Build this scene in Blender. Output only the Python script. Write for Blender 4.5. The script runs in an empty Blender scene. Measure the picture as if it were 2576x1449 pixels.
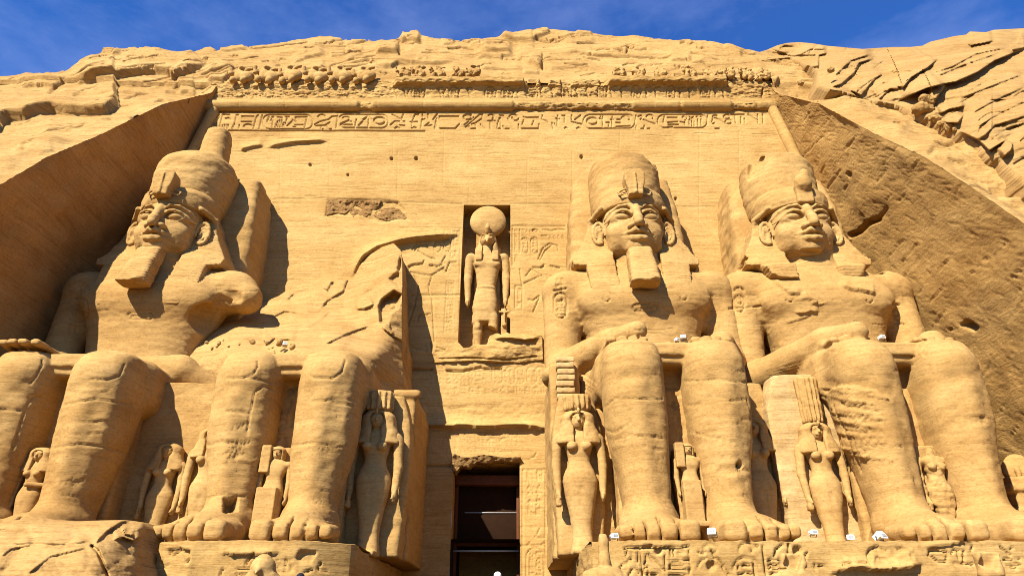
import bpy, math, random
import numpy as np
R = math.radians
sc = bpy.context.scene
# ------------------------------------------------------------------ camera, sky, sun, exposure
F, PITCH, CX = 1720.0, R(26.5), 1.17
cd = bpy.data.cameras.new("camera"); cam = bpy.data.objects.new("camera", cd); sc.collection.objects.link(cam)
cd.sensor_width = 36; cd.lens = 36*F/2576; cd.clip_end = 5000; cd.clip_start = .1
cam.location = (CX, 0, 0); cam.rotation_euler = (R(90)+PITCH, 0, 0); sc.camera = cam
SUN_AZ, SUN_EL = R(33), R(41)          # azimuth to the left of the viewing axis, elevation
w = bpy.data.worlds.new("World"); sc.world = w; w.use_nodes = True
nt = w.node_tree; bg = nt.nodes["Background"]
sky = nt.nodes.new("ShaderNodeTexSky"); sky.sky_type = 'NISHITA'; sky.sun_disc = False
sky.sun_elevation = SUN_EL; sky.sun_rotation = R(180)+SUN_AZ
sky.air_density = 1.0; sky.dust_density = 0.0; sky.ozone_density = 6.0; sky.altitude = 1500
hs = nt.nodes.new("ShaderNodeHueSaturation"); hs.inputs["Saturation"].default_value = 1.32
hs.inputs["Value"].default_value = 1.25
tc = nt.nodes.new("ShaderNodeTexCoord"); nz = nt.nodes.new("ShaderNodeTexNoise")
mp = nt.nodes.new("ShaderNodeMapping"); mp.inputs["Scale"].default_value = (2.2, 2.2, 5)
nz.inputs["Scale"].default_value = 1.6; nz.inputs["Detail"].default_value = 7; nz.inputs["Roughness"].default_value = .62
cr_ = nt.nodes.new("ShaderNodeValToRGB"); cr_.color_ramp.elements[0].position = .45; cr_.color_ramp.elements[1].position = .78
cr_.color_ramp.elements[0].color = (0, 0, 0, 1); cr_.color_ramp.elements[1].color = (.36, .36, .36, 1)
mx = nt.nodes.new("ShaderNodeMixRGB"); mx.inputs[2].default_value = (3.2, 4.0, 6.6, 1)
L = nt.links.new
L(tc.outputs["Generated"], mp.inputs[0]); L(mp.outputs[0], nz.inputs[0]); L(nz.outputs[0], cr_.inputs[0])
L(cr_.outputs[0], mx.inputs[0]); L(sky.outputs[0], hs.inputs["Color"]); L(hs.outputs[0], mx.inputs[1])
ad = nt.nodes.new("ShaderNodeMixRGB"); ad.blend_type = 'ADD'; ad.inputs[0].default_value = 1; ad.inputs[2].default_value = (.26, .24, 1.1, 1)
L(mx.outputs[0], ad.inputs[1]); L(ad.outputs[0], bg.inputs[0]); bg.inputs[1].default_value = .06
sl = bpy.data.lights.new("sun", 'SUN'); sl.energy = 5.0; sl.angle = R(.5); sl.color = (1, .94, .88)
so = bpy.data.objects.new("sun", sl); sc.collection.objects.link(so)
so.rotation_euler = (R(90)-SUN_EL, 0, -SUN_AZ)
sc.view_settings.view_transform = 'Standard'; sc.view_settings.look = 'None'; sc.view_settings.gamma = 1
sc.view_settings.exposure = 1.24

try: sc.cycles.pixel_filter_type = 'BLACKMAN_HARRIS'; sc.cycles.filter_width = .95
except Exception: pass
# ------------------------------------------------------------------ projection helpers
CP, SP = math.cos(PITCH), math.sin(PITCH)
def px(P):                                     # world point(s) -> photo pixel (2576 x 1449)
    x, y, z = P[..., 0]-CX, P[..., 1], P[..., 2]
    d = y*CP+z*SP
    return 1288+F*x/d, 724.5-F*(z*CP-y*SP)/d
def at(u, v, y):                               # photo pixel at a known distance -> world point
    c = 724.5-np.asarray(v, float); u = np.asarray(u, float); y = np.asarray(y, float)+0*c*u
    Y = F*CP-c*SP; Z = F*SP+c*CP
    return np.stack([(u-1288)*y/Y+CX, y+0*u, Z*y/Y], -1)
# ------------------------------------------------------------------ noise
_r = np.random.RandomState(7); _p = _r.permutation(256); _p = np.concatenate([_p, _p, _p])
_g = _r.normal(size=(256, 3)).astype(np.float32); _g /= np.linalg.norm(_g, axis=1)[:, None]
def perlin(P):
    P = np.asarray(P, np.float32); i = np.floor(P).astype(np.int64); f = P-i; i &= 255
    s = f*f*f*(f*(f*6-15)+10); o = 0
    for a in (0, 1):
        wa = s[..., 0] if a else 1-s[..., 0]; ia = _p[i[..., 0]+a]
        for b in (0, 1):
            wb = wa*(s[..., 1] if b else 1-s[..., 1]); ib = _p[ia+i[..., 1]+b]
            for c in (0, 1):
                g = _g[_p[ib+i[..., 2]+c]]
                o = o+wb*(s[..., 2] if c else 1-s[..., 2])*(g[..., 0]*(f[..., 0]-a)+g[..., 1]*(f[..., 1]-b)+g[..., 2]*(f[..., 2]-c))
    return o*1.6
def fbm(P, sc=(1, 1, 1), oct=4, gain=.5, seed=0.):
    P = np.asarray(P, np.float32)*np.asarray(sc, np.float32)+np.float32(seed*17.3+3.1); a = 1.; o = 0
    for k in range(oct): o = o+a*perlin(P); P = P*2.03+11.7; a *= gain
    return o
def sm(a, b, x):
    t = np.clip((x-a)/(b-a), 0, 1); return t*t*(3-2*t)
# ------------------------------------------------------------------ objects
def mesh_obj(name, V, Q, mat, parent=None, smooth=True, loc=None):
    V = np.ascontiguousarray(V, np.float32).reshape(-1, 3); Q = np.ascontiguousarray(Q, np.int32); n, k = Q.shape
    if loc is not None: V = V-np.asarray(loc, np.float32)
    me = bpy.data.meshes.new(name)
    me.vertices.add(len(V)); me.vertices.foreach_set("co", V.ravel())
    me.loops.add(n*k); me.loops.foreach_set("vertex_index", Q.ravel())
    me.polygons.add(n); me.polygons.foreach_set("loop_start", np.arange(0, n*k, k, dtype=np.int32))
    if smooth: me.polygons.foreach_set("use_smooth", np.ones(n, bool))
    me.update(calc_edges=True); me.validate()
    me.materials.append(mat)
    o = bpy.data.objects.new(name, me); sc.collection.objects.link(o)
    if loc is not None: o.location = loc
    if parent is not None: o.parent = parent; 
    return o
def under(o, p):                               # parent keeping the world place (parents are pure translations)
    o.parent = p; o.location = o.location-p.location
    return o
def tag(o, label=None, cat=None, group=None, kind=None):
    for k, v in (("label", label), ("category", cat), ("group", group), ("kind", kind)):
        if v: o[k] = v
    return o
def empty(name, loc, *t, **k):
    o = bpy.data.objects.new(name, None); sc.collection.objects.link(o); o.location = loc; o.empty_display_size = .3
    return tag(o, *t, **k)
def grid_quads(nu, nv, mask=None, flip=False):
    i = np.arange(nu*nv).reshape(nv, nu); a, b, c, d = i[:-1, :-1], i[:-1, 1:], i[1:, 1:], i[1:, :-1]
    q = np.stack([a, b, c, d] if not flip else [a, d, c, b], -1)
    return q[mask] if mask is not None else q.reshape(-1, 4)
def compact(V, Q):
    V = V.reshape(-1, 3); u, inv = np.unique(Q, return_inverse=True); return V[u], inv.reshape(Q.shape)
def join(parts):
    Vs, Qs, n = [], [], 0
    for V, Q in parts: V = V.reshape(-1, 3); Vs.append(V); Qs.append(Q+n); n += len(V)
    return np.concatenate(Vs), np.concatenate(Qs)
# ------------------------------------------------------------------ relief maps drawn in photo pixels
MG = 300; SS = 1
class Relief:
    def __init__(s, lo=(-MG, -MG), hi=(2576+MG, 1449+MG)):
        s.lo = lo; s.M = np.zeros((int(hi[1]-lo[1]), int(hi[0]-lo[0])), np.float32); s.G = np.zeros_like(s.M)
    def _box(s, P, m):
        x0 = max(int(P[:, 0].min()-m-s.lo[0]), 0); x1 = min(int(P[:, 0].max()+m-s.lo[0])+2, s.M.shape[1])
        y0 = max(int(P[:, 1].min()-m-s.lo[1]), 0); y1 = min(int(P[:, 1].max()+m-s.lo[1])+2, s.M.shape[0])
        if x1 <= x0 or y1 <= y0: return None
        gx, gy = np.meshgrid(np.arange(x0, x1)+s.lo[0], np.arange(y0, y1)+s.lo[1])
        return (slice(y0, y1), slice(x0, x1)), gx.astype(np.float32), gy.astype(np.float32)
    def _dist(s, P, gx, gy):
        D = np.full(gx.shape, 1e9, np.float32); S = np.zeros(gx.shape, np.float32)
        for a, b in zip(P[:-1], P[1:]):
            d = b-a; l2 = max(float(d@d), 1e-6); t = np.clip(((gx-a[0])*d[0]+(gy-a[1])*d[1])/l2, 0, 1)
            qx, qy = gx-a[0]-t*d[0], gy-a[1]-t*d[1]; q = np.hypot(qx, qy); sg = (d[0]*(gy-a[1])-d[1]*(gx-a[0]))/math.sqrt(l2)
            k = q < D; D[k] = q[k]; S[k] = sg[k]
        return D, S
    def stroke(s, P, w=4., d=.06):             # groove of width w px, depth d m (negative = raised)
        P = np.asarray(P, np.float32); r = s._box(P, w)
        if r is None: return
        sl, gx, gy = r; D, _ = s._dist(P, gx, gy); h = d*(1-sm(w*.22, w*.72, D))
        s.G[sl] = np.maximum(s.G[sl], h)
    def ledge(s, P, a=.4, fade=60., side=-1, taper=True):   # rock above the line stands a metres proud, fading upward
        P = np.asarray(P, np.float32); r = s._box(P, fade*2.2)
        if r is None: return
        sl, gx, gy = r; D, S = s._dist(P, gx, gy)
        if np.ptp(P[:, 0]) > np.ptp(P[:, 1])*3.5:
            q = np.maximum.accumulate(P[np.argsort(P[:, 0])], 0); o = np.argsort(P[:, 0]); up = (gy < np.interp(gx, P[o, 0], P[o, 1])) & (gx > P[:, 0].min()) & (gx < P[:, 0].max())
            q = np.interp(gx, P[o, 0], P[o, 1])-gy; q = sm(-1.3, 1.3, q if side == -1 else -q)*sm(-1, 1, gx-P[:, 0].min())*sm(-1, 1, P[:, 0].max()-gx); k = q*np.exp(-(D/fade)**1.5)
        else: k = sm(-1.3, 1.3, S*side)*np.exp(-(D/fade)**1.5)
        if taper:
            L = np.r_[0, np.cumsum(np.hypot(*(P[1:]-P[:-1]).T))]
            best = np.full(gx.shape, 1e9, np.float32); T = np.zeros(gx.shape, np.float32)
            for (p, q, l0, l1) in zip(P[:-1], P[1:], L[:-1], L[1:]):
                d = q-p; t = np.clip(((gx-p[0])*d[0]+(gy-p[1])*d[1])/max(float(d@d), 1e-6), 0, 1)
                e = np.hypot(gx-p[0]-t*d[0], gy-p[1]-t*d[1]); m = e < best; best[m] = e[m]; T[m] = (l0+t*(l1-l0))[m]
            k = k*sm(0, .18*L[-1], T)*sm(0, .18*L[-1], L[-1]-T)
        s.M[sl] -= a*k
    def area(s, P, d, soft=4., rough=0., seed=0):   # polygon sunk by d
        P = np.asarray(P, np.float32); r = s._box(P, soft*2)
        if r is None: return
        sl, gx, gy = r; D, _ = s._dist(np.vstack([P, P[:1]]), gx, gy); ins = inpoly(P, gx, gy)
        sd = np.where(ins, D, -D); k = sm(-soft, soft, sd)
        h = d
        if rough: h = d+rough*fbm(np.stack([gx/48, gy/30, gx*0+seed], -1), oct=4, gain=.6)
        s.M[sl] += h*k
    def disc(s, c, r, d): 
        P = np.array([c, c], np.float32); q = s._box(P, r+3)
        if q is None: return
        sl, gx, gy = q; D = np.hypot(gx-c[0], gy-c[1]); s.M[sl] += d*(1-sm(r-2, r+2, D))
    def get(s, u, v):
        x = np.clip(u-s.lo[0], 0, s.M.shape[1]-1.01); y = np.clip(v-s.lo[1], 0, s.M.shape[0]-1.01)
        i, j = x.astype(int), y.astype(int); fx, fy = x-i, y-j; M = s.M+s.G
        return (M[j, i]*(1-fx)+M[j, i+1]*fx)*(1-fy)+(M[j+1, i]*(1-fx)+M[j+1, i+1]*fx)*fy
def facets(U, V, cell, amp, seed=0, asp=.7):      # angular fracture faces: upper envelope of randomly tilted planes
    U = np.asarray(U, float)/cell; V = np.asarray(V, float)/(cell*asp); iu, iv = np.floor(U).astype(int), np.floor(V).astype(int); best = np.full(U.shape, -1e9)
    for a in (-1, 0, 1):
        for b in (-1, 0, 1):
            cu, cv = iu+a, iv+b; h = (cu*73856093) ^ (cv*19349663) ^ (seed*83492791)
            r = [(((h*(k*2654435+1013904223)) >> 7) & 1023)/1023. for k in (1, 2, 3, 4, 5)]
            du, dv = U-cu-r[0], V-cv-r[1]; best = np.maximum(best, r[2]*.8+(r[3]-.5)*1.5*du+(r[4]-.5)*1.5*dv-1.1*(du*du+dv*dv))
    return amp*best
def inpoly(P, x, y):
    c = np.zeros(x.shape, bool); n = len(P)
    for i in range(n):
        a, b = P[i], P[(i+1) % n]
        if a[1] == b[1]: continue
        k = ((a[1] > y) != (b[1] > y)) & (x < (b[0]-a[0])*(y-a[1])/(b[1]-a[1])+a[0]); c ^= k
    return c
def crop(x0, y0, wsrc, wimg):                  # coordinates read in an enlarged crop of the photograph
    k = wsrc/wimg
    return lambda *P: [((x0+x*k)*.94811, (y0+y*k)*.94811) for x, y in P]
def arc(cx, cy, rx, ry, a0, a1, n=14):
    t = np.radians(np.linspace(a0, a1, n)); return [(cx+rx*math.cos(a), cy+ry*math.sin(a)) for a in t]
# ------------------------------------------------------------------ sandstone materials
def stone(name, base=(.50, .31, .125), var=.15, bump=.35, rough=.0, strata=1., tint=None, strat_rot=0., glyph=0):
    m = bpy.data.materials.new(name); m.use_nodes = True; t = m.node_tree; b = t.nodes["Principled BSDF"]; N = t.nodes.new; K = t.links.new
    b.inputs["Roughness"].default_value = .95; b.inputs["Specular IOR Level"].default_value = .12
    g = N("ShaderNodeNewGeometry"); 
    def noise(scale, det=6, r=.6, vec=None, dist=0.):
        q = N("ShaderNodeMapping"); q.inputs["Scale"].default_value = scale; q.inputs["Rotation"].default_value = (0, strat_rot, 0)
        K(g.outputs["Position"], q.inputs[0]); n = N("ShaderNodeTexNoise"); n.inputs["Scale"].default_value = 1; n.inputs["Detail"].default_value = det
        n.inputs["Roughness"].default_value = r; n.inputs["Distortion"].default_value = dist; K(q.outputs[0], n.inputs[0]); return n.outputs[0]
    def ramp(i, *st):
        c = N("ShaderNodeValToRGB"); K(i, c.inputs[0]); e = c.color_ramp.elements
        while len(e) < len(st): e.new(.5)
        for k, (p, col) in enumerate(st): e[k].position = p; e[k].color = (*col, 1)
        return c.outputs[0]
    def mix(a, bb, f, mode='MIX'):
        x = N("ShaderNodeMixRGB"); x.blend_type = mode
        for s, v in ((x.inputs[1], a), (x.inputs[2], bb), (x.inputs[0], f)):
            if isinstance(v, (int, float)): s.default_value = v
            elif isinstance(v, tuple): s.default_value = (*v, 1)
            else: K(v, s)
        return x.outputs[0]
    B = np.array(base)*np.array([.725, .715, .665]); lo = tuple(B*(1-var*1.3)*np.array([1, .93, .85])); hi = tuple(np.minimum(B*(1+var*.9)*np.array([1, 1.05, 1.15]), .9))
    big = noise((.14, .14, .42), 7, .66, dist=.8)
    col = ramp(big, (.30, lo), (.5, tuple(B)), (.72, hi))
    st = noise((.25, .25, 5.5), 7, .68, dist=.6)                       # thin sandstone beds
    stc = ramp(st, (.30, (.70, .64, .56)), (.46, (1, 1, 1)), (.62, (1.05, 1.05, 1.08)), (.75, (.9, .86, .8)))
    col = mix(col, stc, .55*strata, 'MULTIPLY')
    bl = noise((1.3, 1.3, 1.7), 6, .7)
    col = mix(col, ramp(bl, (.32, (.80, .74, .66)), (.55, (1, 1, 1)), (.75, (1.1, 1.12, 1.18))), .55, 'MULTIPLY')
    fine = noise((8, 8, 12), 5, .78)
    col = mix(col, ramp(fine, (.34, (.66, .58, .50)), (.5, (1.0, 1.0, 1.0)), (.66, (1.12, 1.14, 1.18))), .6, 'MULTIPLY')
    if tint is not None:
        tn = noise((.5, .5, .9), 5, .65)
        col = mix(col, tint, ramp(tn, (.42, (0, 0, 0)), (.62, (.75, .75, .75))))
    K(col, b.inputs["Base Color"])
    def math_(op, a, c):
        x = N("ShaderNodeMath"); x.operation = op
        for s, v in ((x.inputs[0], a), (x.inputs[1], c)):
            if isinstance(v, (int, float)): s.default_value = v
            else: K(v, s)
        return x.outputs[0]
    lines = noise((.45, .45, 10), 6, .78, dist=.3)
    col = mix(col, ramp(lines, (.38, (.66, .58, .48)), (.47, (1, 1, 1)), (.60, (1.06, 1.07, 1.09))), .6*strata, 'MULTIPLY')
    K(col, b.inputs['Base Color'])
    h = math_('ADD', math_('MULTIPLY', st, .035*strata), math_('MULTIPLY', lines, .07*strata))
    h = math_('ADD', h, math_('MULTIPLY', noise((3.6, 3.6, 8), 8, .76), .05+.18*rough))
    h = math_('ADD', h, math_('MULTIPLY', fine, .035+.05*rough))
    if rough > .3:
        vo = N("ShaderNodeTexVoronoi"); vo.inputs["Scale"].default_value = 9.; q = N("ShaderNodeMapping"); q.inputs["Scale"].default_value = (1, 1, 1.6)
        K(g.outputs["Position"], q.inputs[0]); K(q.outputs[0], vo.inputs[0]); h = math_('ADD', h, math_('MULTIPLY', vo.outputs[0], .05*rough))
    bp = N("ShaderNodeBump"); bp.inputs["Strength"].default_value = bump; bp.inputs["Distance"].default_value = 1.0
    K(h, bp.inputs["Height"]); K(bp.outputs[0], b.inputs["Normal"])
    return m
def plain(name, col, rough=.6, metal=0., bump=0., bscale=20.):
    m = bpy.data.materials.new(name); m.use_nodes = True; t = m.node_tree; b = t.nodes["Principled BSDF"]; b.inputs["Specular IOR Level"].default_value = .12 if not metal else .5
    b.inputs["Roughness"].default_value = rough; b.inputs["Metallic"].default_value = metal
    n = t.nodes.new("ShaderNodeTexNoise"); n.inputs["Scale"].default_value = bscale; n.inputs["Detail"].default_value = 5
    c = t.nodes.new("ShaderNodeTexCoord"); t.links.new(c.outputs["Object"], n.inputs[0])
    r = t.nodes.new("ShaderNodeValToRGB"); r.color_ramp.elements[0].color = (*[v*.8 for v in col], 1); r.color_ramp.elements[1].color = (*[min(1, v*1.12) for v in col], 1)
    r.color_ramp.elements[0].position = .3; r.color_ramp.elements[1].position = .7
    t.links.new(n.outputs[0], r.inputs[0]); t.links.new(r.outputs[0], b.inputs["Base Color"])
    if bump:
        bp = t.nodes.new("ShaderNodeBump"); bp.inputs["Strength"].default_value = bump; bp.inputs["Distance"].default_value = .02
        t.links.new(n.outputs[0], bp.inputs["Height"]); t.links.new(bp.outputs[0], b.inputs["Normal"])
    return m
M_WALL = stone("facade_sandstone", (.54, .335, .112), bump=.36)
M_STAT = stone("statue_sandstone", (.52, .315, .106), bump=.36, strata=.6)
M_FACE = stone("smooth_sandstone", (.54, .335, .118), var=.12, bump=.2, strata=.7)
M_CLIFF = stone("cliff_sandstone", (.50, .305, .104), bump=.5, rough=.3, strata=1.2)
M_CRAG = stone("weathered_sandstone", (.45, .27, .09), bump=.5, rough=.3, tint=(.30, .185, .065), strat_rot=R(35))
M_SIDE = stone("chiselled_sandstone", (.47, .275, .085), var=.12, bump=.55, rough=.6, strata=.8, strat_rot=R(-35))
M_RED = stone("broken_brown_sandstone", (.44, .255, .09), bump=.8, rough=.7)
M_PALE = stone("pale_sandstone", (.58, .39, .165), var=.1, bump=.3)

# ------------------------------------------------------------------ solid carving: distance fields on a grid, meshed with surface nets
class Vol:
    def __init__(s, lo, hi, h):
        s.lo = np.array(lo, float); s.h = h; s.n = np.maximum(((np.array(hi)-s.lo)/h).astype(int)+2, 3)
        s.ax = [(s.lo[i]+h*np.arange(s.n[i])).astype(np.float32) for i in range(3)]
        s.D = np.full(s.n, 1e3, np.float32)
    def _sub(s, lo, hi, m):
        a = [int(np.clip(math.floor((lo[i]-m-s.lo[i])/s.h), 0, s.n[i])) for i in range(3)]
        b = [int(np.clip(math.ceil((hi[i]+m-s.lo[i])/s.h)+1, 0, s.n[i])) for i in range(3)]
        if min(b[i]-a[i] for i in range(3)) <= 0: return None
        return tuple(slice(a[i], b[i]) for i in range(3))
    def put(s, fn, lo, hi, k=0., cut=False):
        sl = s._sub(lo, hi, k+2.5*s.h)
        if sl is None: return
        X, Y, Z = s.ax[0][sl[0]][:, None, None], s.ax[1][sl[1]][None, :, None], s.ax[2][sl[2]][None, None, :]
        d = fn(X, Y, Z); d = np.broadcast_to(d, tuple(q.stop-q.start for q in sl)); E = s.D[sl]
        if cut:
            if k > 0: hh = np.clip(.5-.5*(E+d)/k, 0, 1); r = E*(1-hh)-d*hh+k*hh*(1-hh)
            else: r = np.maximum(E, -d)
        elif k > 0:
            hh = np.clip(.5+.5*(E-d)/k, 0, 1); r = E*(1-hh)+d*hh-k*hh*(1-hh)
        else: r = np.minimum(E, d)
        s.D[sl] = r
    def ell(s, c, r, k=0., cut=False, rot=None):
        c = np.array(c, float); r = np.array(r, float)*np.ones(3)
        M = rotm(rot) if rot else None
        def f(X, Y, Z):
            x, y, z = X-c[0], Y-c[1], Z-c[2]
            if M is not None: x, y, z = (M[0, i]*x+M[1, i]*y+M[2, i]*z for i in range(3))
            k0 = np.sqrt((x/r[0])**2+(y/r[1])**2+(z/r[2])**2)+1e-6; k1 = np.sqrt((x/r[0]**2)**2+(y/r[1]**2)**2+(z/r[2]**2)**2)+1e-6
            return k0*(k0-1)/k1
        m = r if not rot else np.ones(3)*r.max(); s.put(f, c-m, c+m, k, cut)
    def cone(s, a, b, ra, rb, k=0., cut=False, sq=(1, 1, 1)):
        sq = np.array(sq, float); a0 = np.array(a, float); b0 = np.array(b, float); a = a0/sq; b = b0/sq; d = b-a; l2 = max(d@d, 1e-9)
        def f(X, Y, Z):
            x, y, z = X/sq[0]-a[0], Y/sq[1]-a[1], Z/sq[2]-a[2]; t = np.clip((x*d[0]+y*d[1]+z*d[2])/l2, 0, 1)
            return (np.sqrt((x-t*d[0])**2+(y-t*d[1])**2+(z-t*d[2])**2)-(ra+(rb-ra)*t))*sq.min()
        m = max(ra, rb)*sq; s.put(f, np.minimum(a0, b0)-m, np.maximum(a0, b0)+m, k, cut)
    def chain(s, P, rr, k=0., cut=False):
        rr = np.ones(len(P))*rr
        for i in range(len(P)-1): s.cone(P[i], P[i+1], rr[i], rr[i+1], k, cut)
    def box(s, c, hf, r=.05, k=0., cut=False, rot=None):
        c = np.array(c, float); hf = np.array(hf, float); M = rotm(rot) if rot else None; r = min(r, hf.min())
        def f(X, Y, Z):
            x, y, z = X-c[0], Y-c[1], Z-c[2]
            if M is not None: x, y, z = (M[0, i]*x+M[1, i]*y+M[2, i]*z for i in range(3))
            qx, qy, qz = np.abs(x)-hf[0]+r, np.abs(y)-hf[1]+r, np.abs(z)-hf[2]+r
            return np.sqrt(np.maximum(qx, 0)**2+np.maximum(qy, 0)**2+np.maximum(qz, 0)**2)+np.minimum(np.maximum(np.maximum(qx, qy), qz), 0)-r
        m = hf if not rot else np.ones(3)*np.linalg.norm(hf); s.put(f, c-m, c+m, k, cut)
    def loft(s, T, k=0., n=2.2, axis=2, cut=False, cap=0.):
        # T rows: (t, ca, cb, ha, hb) along the axis; a, b are the two other axes in order
        T = np.array(T, float); t = T[:, 0]; o = [i for i in range(3) if i != axis]
        lo = np.zeros(3); hi = np.zeros(3); lo[axis], hi[axis] = t[0], t[-1]
        for j, q in enumerate(o): lo[q] = (T[:, 1+j]-T[:, 3+j]).min(); hi[q] = (T[:, 1+j]+T[:, 3+j]).max()
        tt = np.linspace(t[0], t[-1], 200); 
        def smooth(y):                                              # monotone-ish cubic through the rows
            m = np.gradient(y, t); i = np.clip(np.searchsorted(t, tt)-1, 0, len(t)-2); hh = t[i+1]-t[i]; s_ = (tt-t[i])/hh
            return (2*s_**3-3*s_**2+1)*y[i]+(s_**3-2*s_**2+s_)*hh*m[i]+(-2*s_**3+3*s_**2)*y[i+1]+(s_**3-s_**2)*hh*m[i+1]
        C = [smooth(T[:, j]) if len(t) > 2 else np.interp(tt, t, T[:, j]) for j in range(1, 5)]
        def f(*G):
            W = G[axis]; A, B = G[o[0]], G[o[1]]; ca, cb, ha, hb = (np.interp(W, tt, q).astype(np.float32) for q in C)
            g = ((np.abs(A-ca)/ha)**n+(np.abs(B-cb)/hb)**n)**(1/n)
            d = (g-1)*np.minimum(ha, hb); e = np.maximum(W-t[-1], t[0]-W)
            if cap: q = np.maximum(d+cap, 0); w_ = np.maximum(e+cap, 0); return np.sqrt(q*q+w_*w_)+np.minimum(np.maximum(d+cap, e+cap), 0)-cap
            return np.maximum(d, e)
        s.put(f, lo, hi, k, cut)
    def prism(s, P, y0, y1, k=0., cut=False, r=.03, plane='xz', tilt=0.):   # polygon in x,z extruded along y
        P = np.array(P, float)
        def f(X, Y, Z):
            A, B, W = (X, Z, Y) if plane == 'xz' else ((Y, Z, X) if plane == 'yz' else (X, Y, Z))
            A, B = np.broadcast_arrays(A, B); D = np.full(A.shape, 1e9, np.float32)
            for a, b in zip(P, np.roll(P, -1, 0)):
                d = b-a; t = np.clip(((A-a[0])*d[0]+(B-a[1])*d[1])/max(d@d, 1e-9), 0, 1); D = np.minimum(D, (A-a[0]-t*d[0])**2+(B-a[1]-t*d[1])**2)
            D = np.sqrt(D); D = np.where(inpoly(P, A, B), -D, D); e = np.maximum(W-y1, y0-W)
            q = np.maximum(D+r, 0); w_ = np.maximum(e+r, 0); return np.sqrt(q*q+w_*w_)+np.minimum(np.maximum(D+r, e+r), 0)-r
        mn, mx_ = P.min(0), P.max(0)
        if plane == 'xz': lo, hi = (mn[0], y0, mn[1]), (mx_[0], y1, mx_[1])
        elif plane == 'yz': lo, hi = (y0, mn[0], mn[1]), (y1, mx_[0], mx_[1])
        else: lo, hi = (mn[0], mn[1], y0), (mx_[0], mx_[1], y1)
        s.put(f, lo, hi, k, cut)
    def noise(s, amp, scale, oct=3, seed=0, band=.5, origin=(0, 0, 0)):     # chips and wear, only near the surface
        idx = np.argwhere(np.abs(s.D) < band)
        P = s.lo+idx*s.h+np.array(origin); s.D[tuple(idx.T)] += (amp*fbm(P, scale, oct, .55, seed)).astype(np.float32)
    def mesh(s, origin=(0, 0, 0), floor=None):
        D = s.D.copy(); D[0] = D[-1] = 1; D[:, 0] = D[:, -1] = 1; D[:, :, 0] = D[:, :, -1] = 1
        I = D < 0; nx, ny, nz_ = D.shape
        c = np.zeros((nx-1, ny-1, nz_-1), np.int8)
        for a in (0, 1):
            for b in (0, 1):
                for e in (0, 1): c += I[a:nx-1+a, b:ny-1+b, e:nz_-1+e]
        act = np.argwhere((c > 0) & (c < 8)); ids = np.full(c.shape, -1, np.int32); ids[tuple(act.T)] = np.arange(len(act))
        if not len(act): return np.zeros((0, 3)), np.zeros((0, 4), int), np.zeros((0, 3))
        sumP = np.zeros((len(act), 3)); cnt = np.zeros(len(act))
        cor = np.array([[i, j, k] for i in (0, 1) for j in (0, 1) for k in (0, 1)])
        val = np.stack([D[tuple((act+q).T)] for q in cor], 1)
        for i in range(8):
            for j in range(i+1, 8):
                if abs(cor[i]-cor[j]).sum() != 1: continue
                a, b = val[:, i], val[:, j]; m = (a < 0) != (b < 0); t = np.where(m, a/(a-b+1e-12), 0)
                sumP[m] += (cor[i]+(cor[j]-cor[i])*t[:, None])[m]; cnt[m] += 1
        V = (act+sumP/cnt[:, None])*s.h+s.lo
        gx = (val[:, 4:].sum(1)-val[:, :4].sum(1)); gy = val[:, [2, 3, 6, 7]].sum(1)-val[:, [0, 1, 4, 5]].sum(1); gz = val[:, 1::2].sum(1)-val[:, ::2].sum(1)
        Nn = np.stack([gx, gy, gz], 1); Nn /= np.linalg.norm(Nn, axis=1)[:, None]+1e-9
        Q = []
        for ax in range(3):
            s0 = [slice(None)]*3; s1 = [slice(None)]*3; s0[ax] = slice(0, -1); s1[ax] = slice(1, None)
            e = I[tuple(s0)] != I[tuple(s1)]; ix = np.argwhere(e); o = [q for q in range(3) if q != ax]
            ix = ix[(ix[:, o[0]] > 0) & (ix[:, o[1]] > 0) & (ix[:, o[0]] < c.shape[o[0]]) & (ix[:, o[1]] < c.shape[o[1]])]
            u_, v_ = np.zeros(3, int), np.zeros(3, int); u_[o[0]] = 1; v_[o[1]] = 1
            q = np.stack([ids[tuple((ix-d).T)] for d in (u_*0, u_, u_+v_, v_)], 1)
            fl = I[tuple(ix.T)]; fl = ~fl if ax == 1 else fl; q[~fl] = q[~fl][:, ::-1]; Q.append(q)
        Q = np.concatenate(Q); Q = Q[(Q >= 0).all(1)]
        return V+np.array(origin), Q, Nn
def rotm(r):
    a, b, c = r; ca, sa, cb, sb, cc, sc_ = math.cos(a), math.sin(a), math.cos(b), math.sin(b), math.cos(c), math.sin(c)
    return np.array([[cc, -sc_, 0], [sc_, cc, 0], [0, 0, 1]])@np.array([[cb, 0, sb], [0, 1, 0], [-sb, 0, cb]])@np.array([[1, 0, 0], [0, ca, -sa], [0, sa, ca]])
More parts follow.
